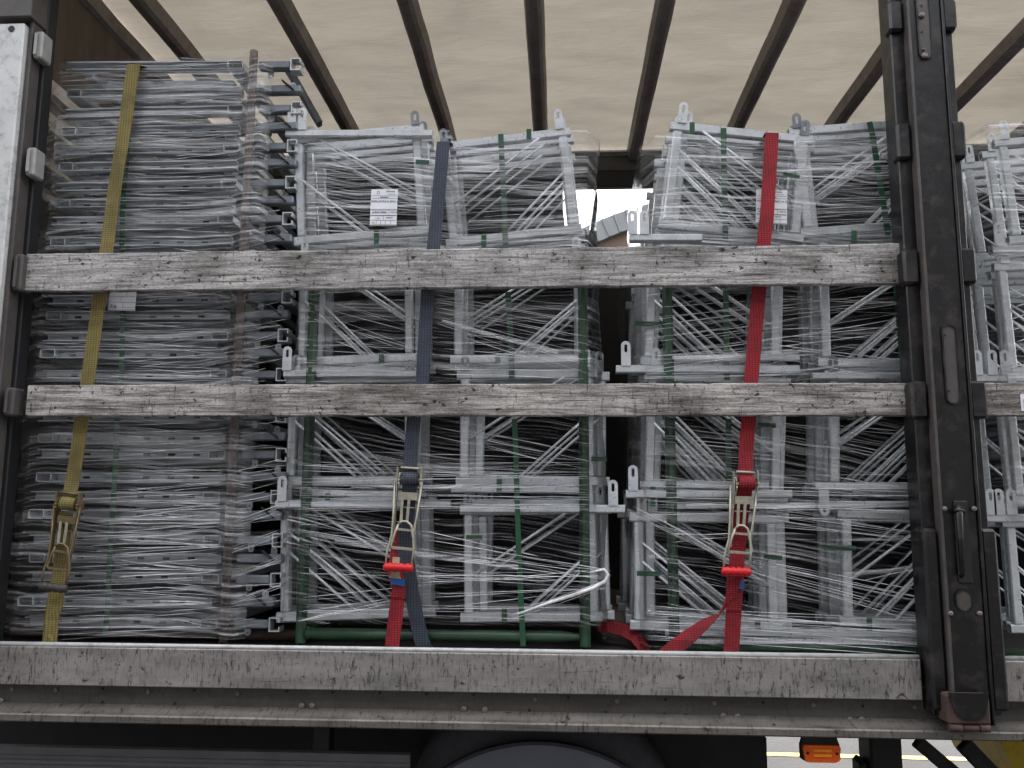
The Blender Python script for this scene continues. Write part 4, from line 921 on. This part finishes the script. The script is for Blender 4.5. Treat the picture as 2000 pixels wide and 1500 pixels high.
fy = sim((802, 913), (778, 1110), (137, 962), (104, 1149)); ratchet(ys, O, fy, M['ratchet_rusty'], M['grip_dark'], M['oldyellow'])

# ------------------------------------------------------------------ paper labels
def text_mesh(txt, size, name, m_, parent, loc, rotz=0):
    c = bpy.data.curves.new(name, 'FONT'); c.body = txt; c.size = size; c.align_x = 'LEFT'; c.offset = size*.012
    o = bpy.data.objects.new(name, c); COL.objects.link(o)
    dg = bpy.context.evaluated_depsgraph_get(); me = bpy.data.meshes.new_from_object(o.evaluated_get(dg)); bpy.data.objects.remove(o)
    me.materials.clear(); me.materials.append(m_); me.transform(Matrix.Translation(loc) @ Matrix.Rotation(math.radians(90), 4, 'X'))
    q = bpy.data.objects.new(name, me); COL.objects.link(q); q.parent = parent; return q
def ship_label(px0, py0, px1, py1, label, Y, tilt, handwritten=False):
    a, b = at(px0, py1, Y=Y), at(px1, py0, Y=Y); w_, h_ = b.x-a.x, b.z-a.z
    mb = MB(); mb.box((0, 0, 0), (w_, .0012, h_), .0002); o = mb.build('shipping_label', M['paper']); o.location = a; o.rotation_euler = (0, math.radians(tilt), 0)
    tag(o, label, 'label', 'white paper labels on the loads')
    pr = MB()
    def H(z, x0=.02, x1=.98, th=.0010): pr.box((w_*x0, -.0008, h_*z-th/2), (w_*x1, -.0003, h_*z+th/2), .0001)
    def Vl(x, z0, z1): pr.box((w_*x-.0005, -.0008, h_*z0), (w_*x+.0005, -.0003, h_*z1), .0001)
    if handwritten:
        for z in (.90, .72, .52, .30, .12, .04): H(z)
        Vl(.66, .52, .72); Vl(.46, .30, .52); Vl(.54, .04, .30)
        text_mesh('BIL GERPER', h_*.19, 'handwriting', M['ink'], o, (w_*.06, -.001, h_*.735)); text_mesh('7/6', h_*.2, 'handwriting', M['ink'], o, (w_*.06, -.001, h_*.07))
    else:
        for z in (.82, .745, .445, .42, .28, .265, .14, .02): H(z)
        H(.78, .35, .65, .003); H(.865, .62, .9, .001)
        Vl(.70, .28, .445); Vl(.5, .14, .28)
        for x in (.24, .41, .58, .78): Vl(x, .02, .14)
        text_mesh('RISPLUATRG B ZINC cm 23-40', h_*.072, 'printed_text', M['ink'], o, (w_*.02, -.001, h_*.64))
        text_mesh('Stilnetta', h_*.072, 'printed_text', M['ink'], o, (w_*.56, -.001, h_*.92))
        text_mesh('60900189801', h_*.075, 'printed_text', M['ink'], o, (w_*.07, -.001, h_*.33)); text_mesh('9/20 26', h_*.06, 'printed_text', M['ink'], o, (w_*.75, -.001, h_*.34))
        text_mesh('1 126', h_*.055, 'printed_text', M['ink'], o, (w_*.18, -.001, h_*.18)); text_mesh('2000047', h_*.055, 'printed_text', M['ink'], o, (w_*.6, -.001, h_*.19)); text_mesh('176', h_*.055, 'printed_text', M['ink'], o, (w_*.06, -.001, h_*.05))
        pr.holed(stadium(w_*.27, h_*.91, .011, .013), stadium(w_*.27, h_*.91, .008, .010), -.0008, -.0003)
    pr.build('printed_lines', M['ink'], o)
ship_label(722, 369, 776, 440, 'white printed paper label on the top left bundle of the middle rack', 3.212, 1)
ship_label(1476, 369, 1534, 436, 'white printed paper label half hidden behind the red strap', 3.212, 3)
ship_label(211, 553, 267, 606, 'white handwritten paper label right of the yellow strap under the top board', 3.19, 1, True)
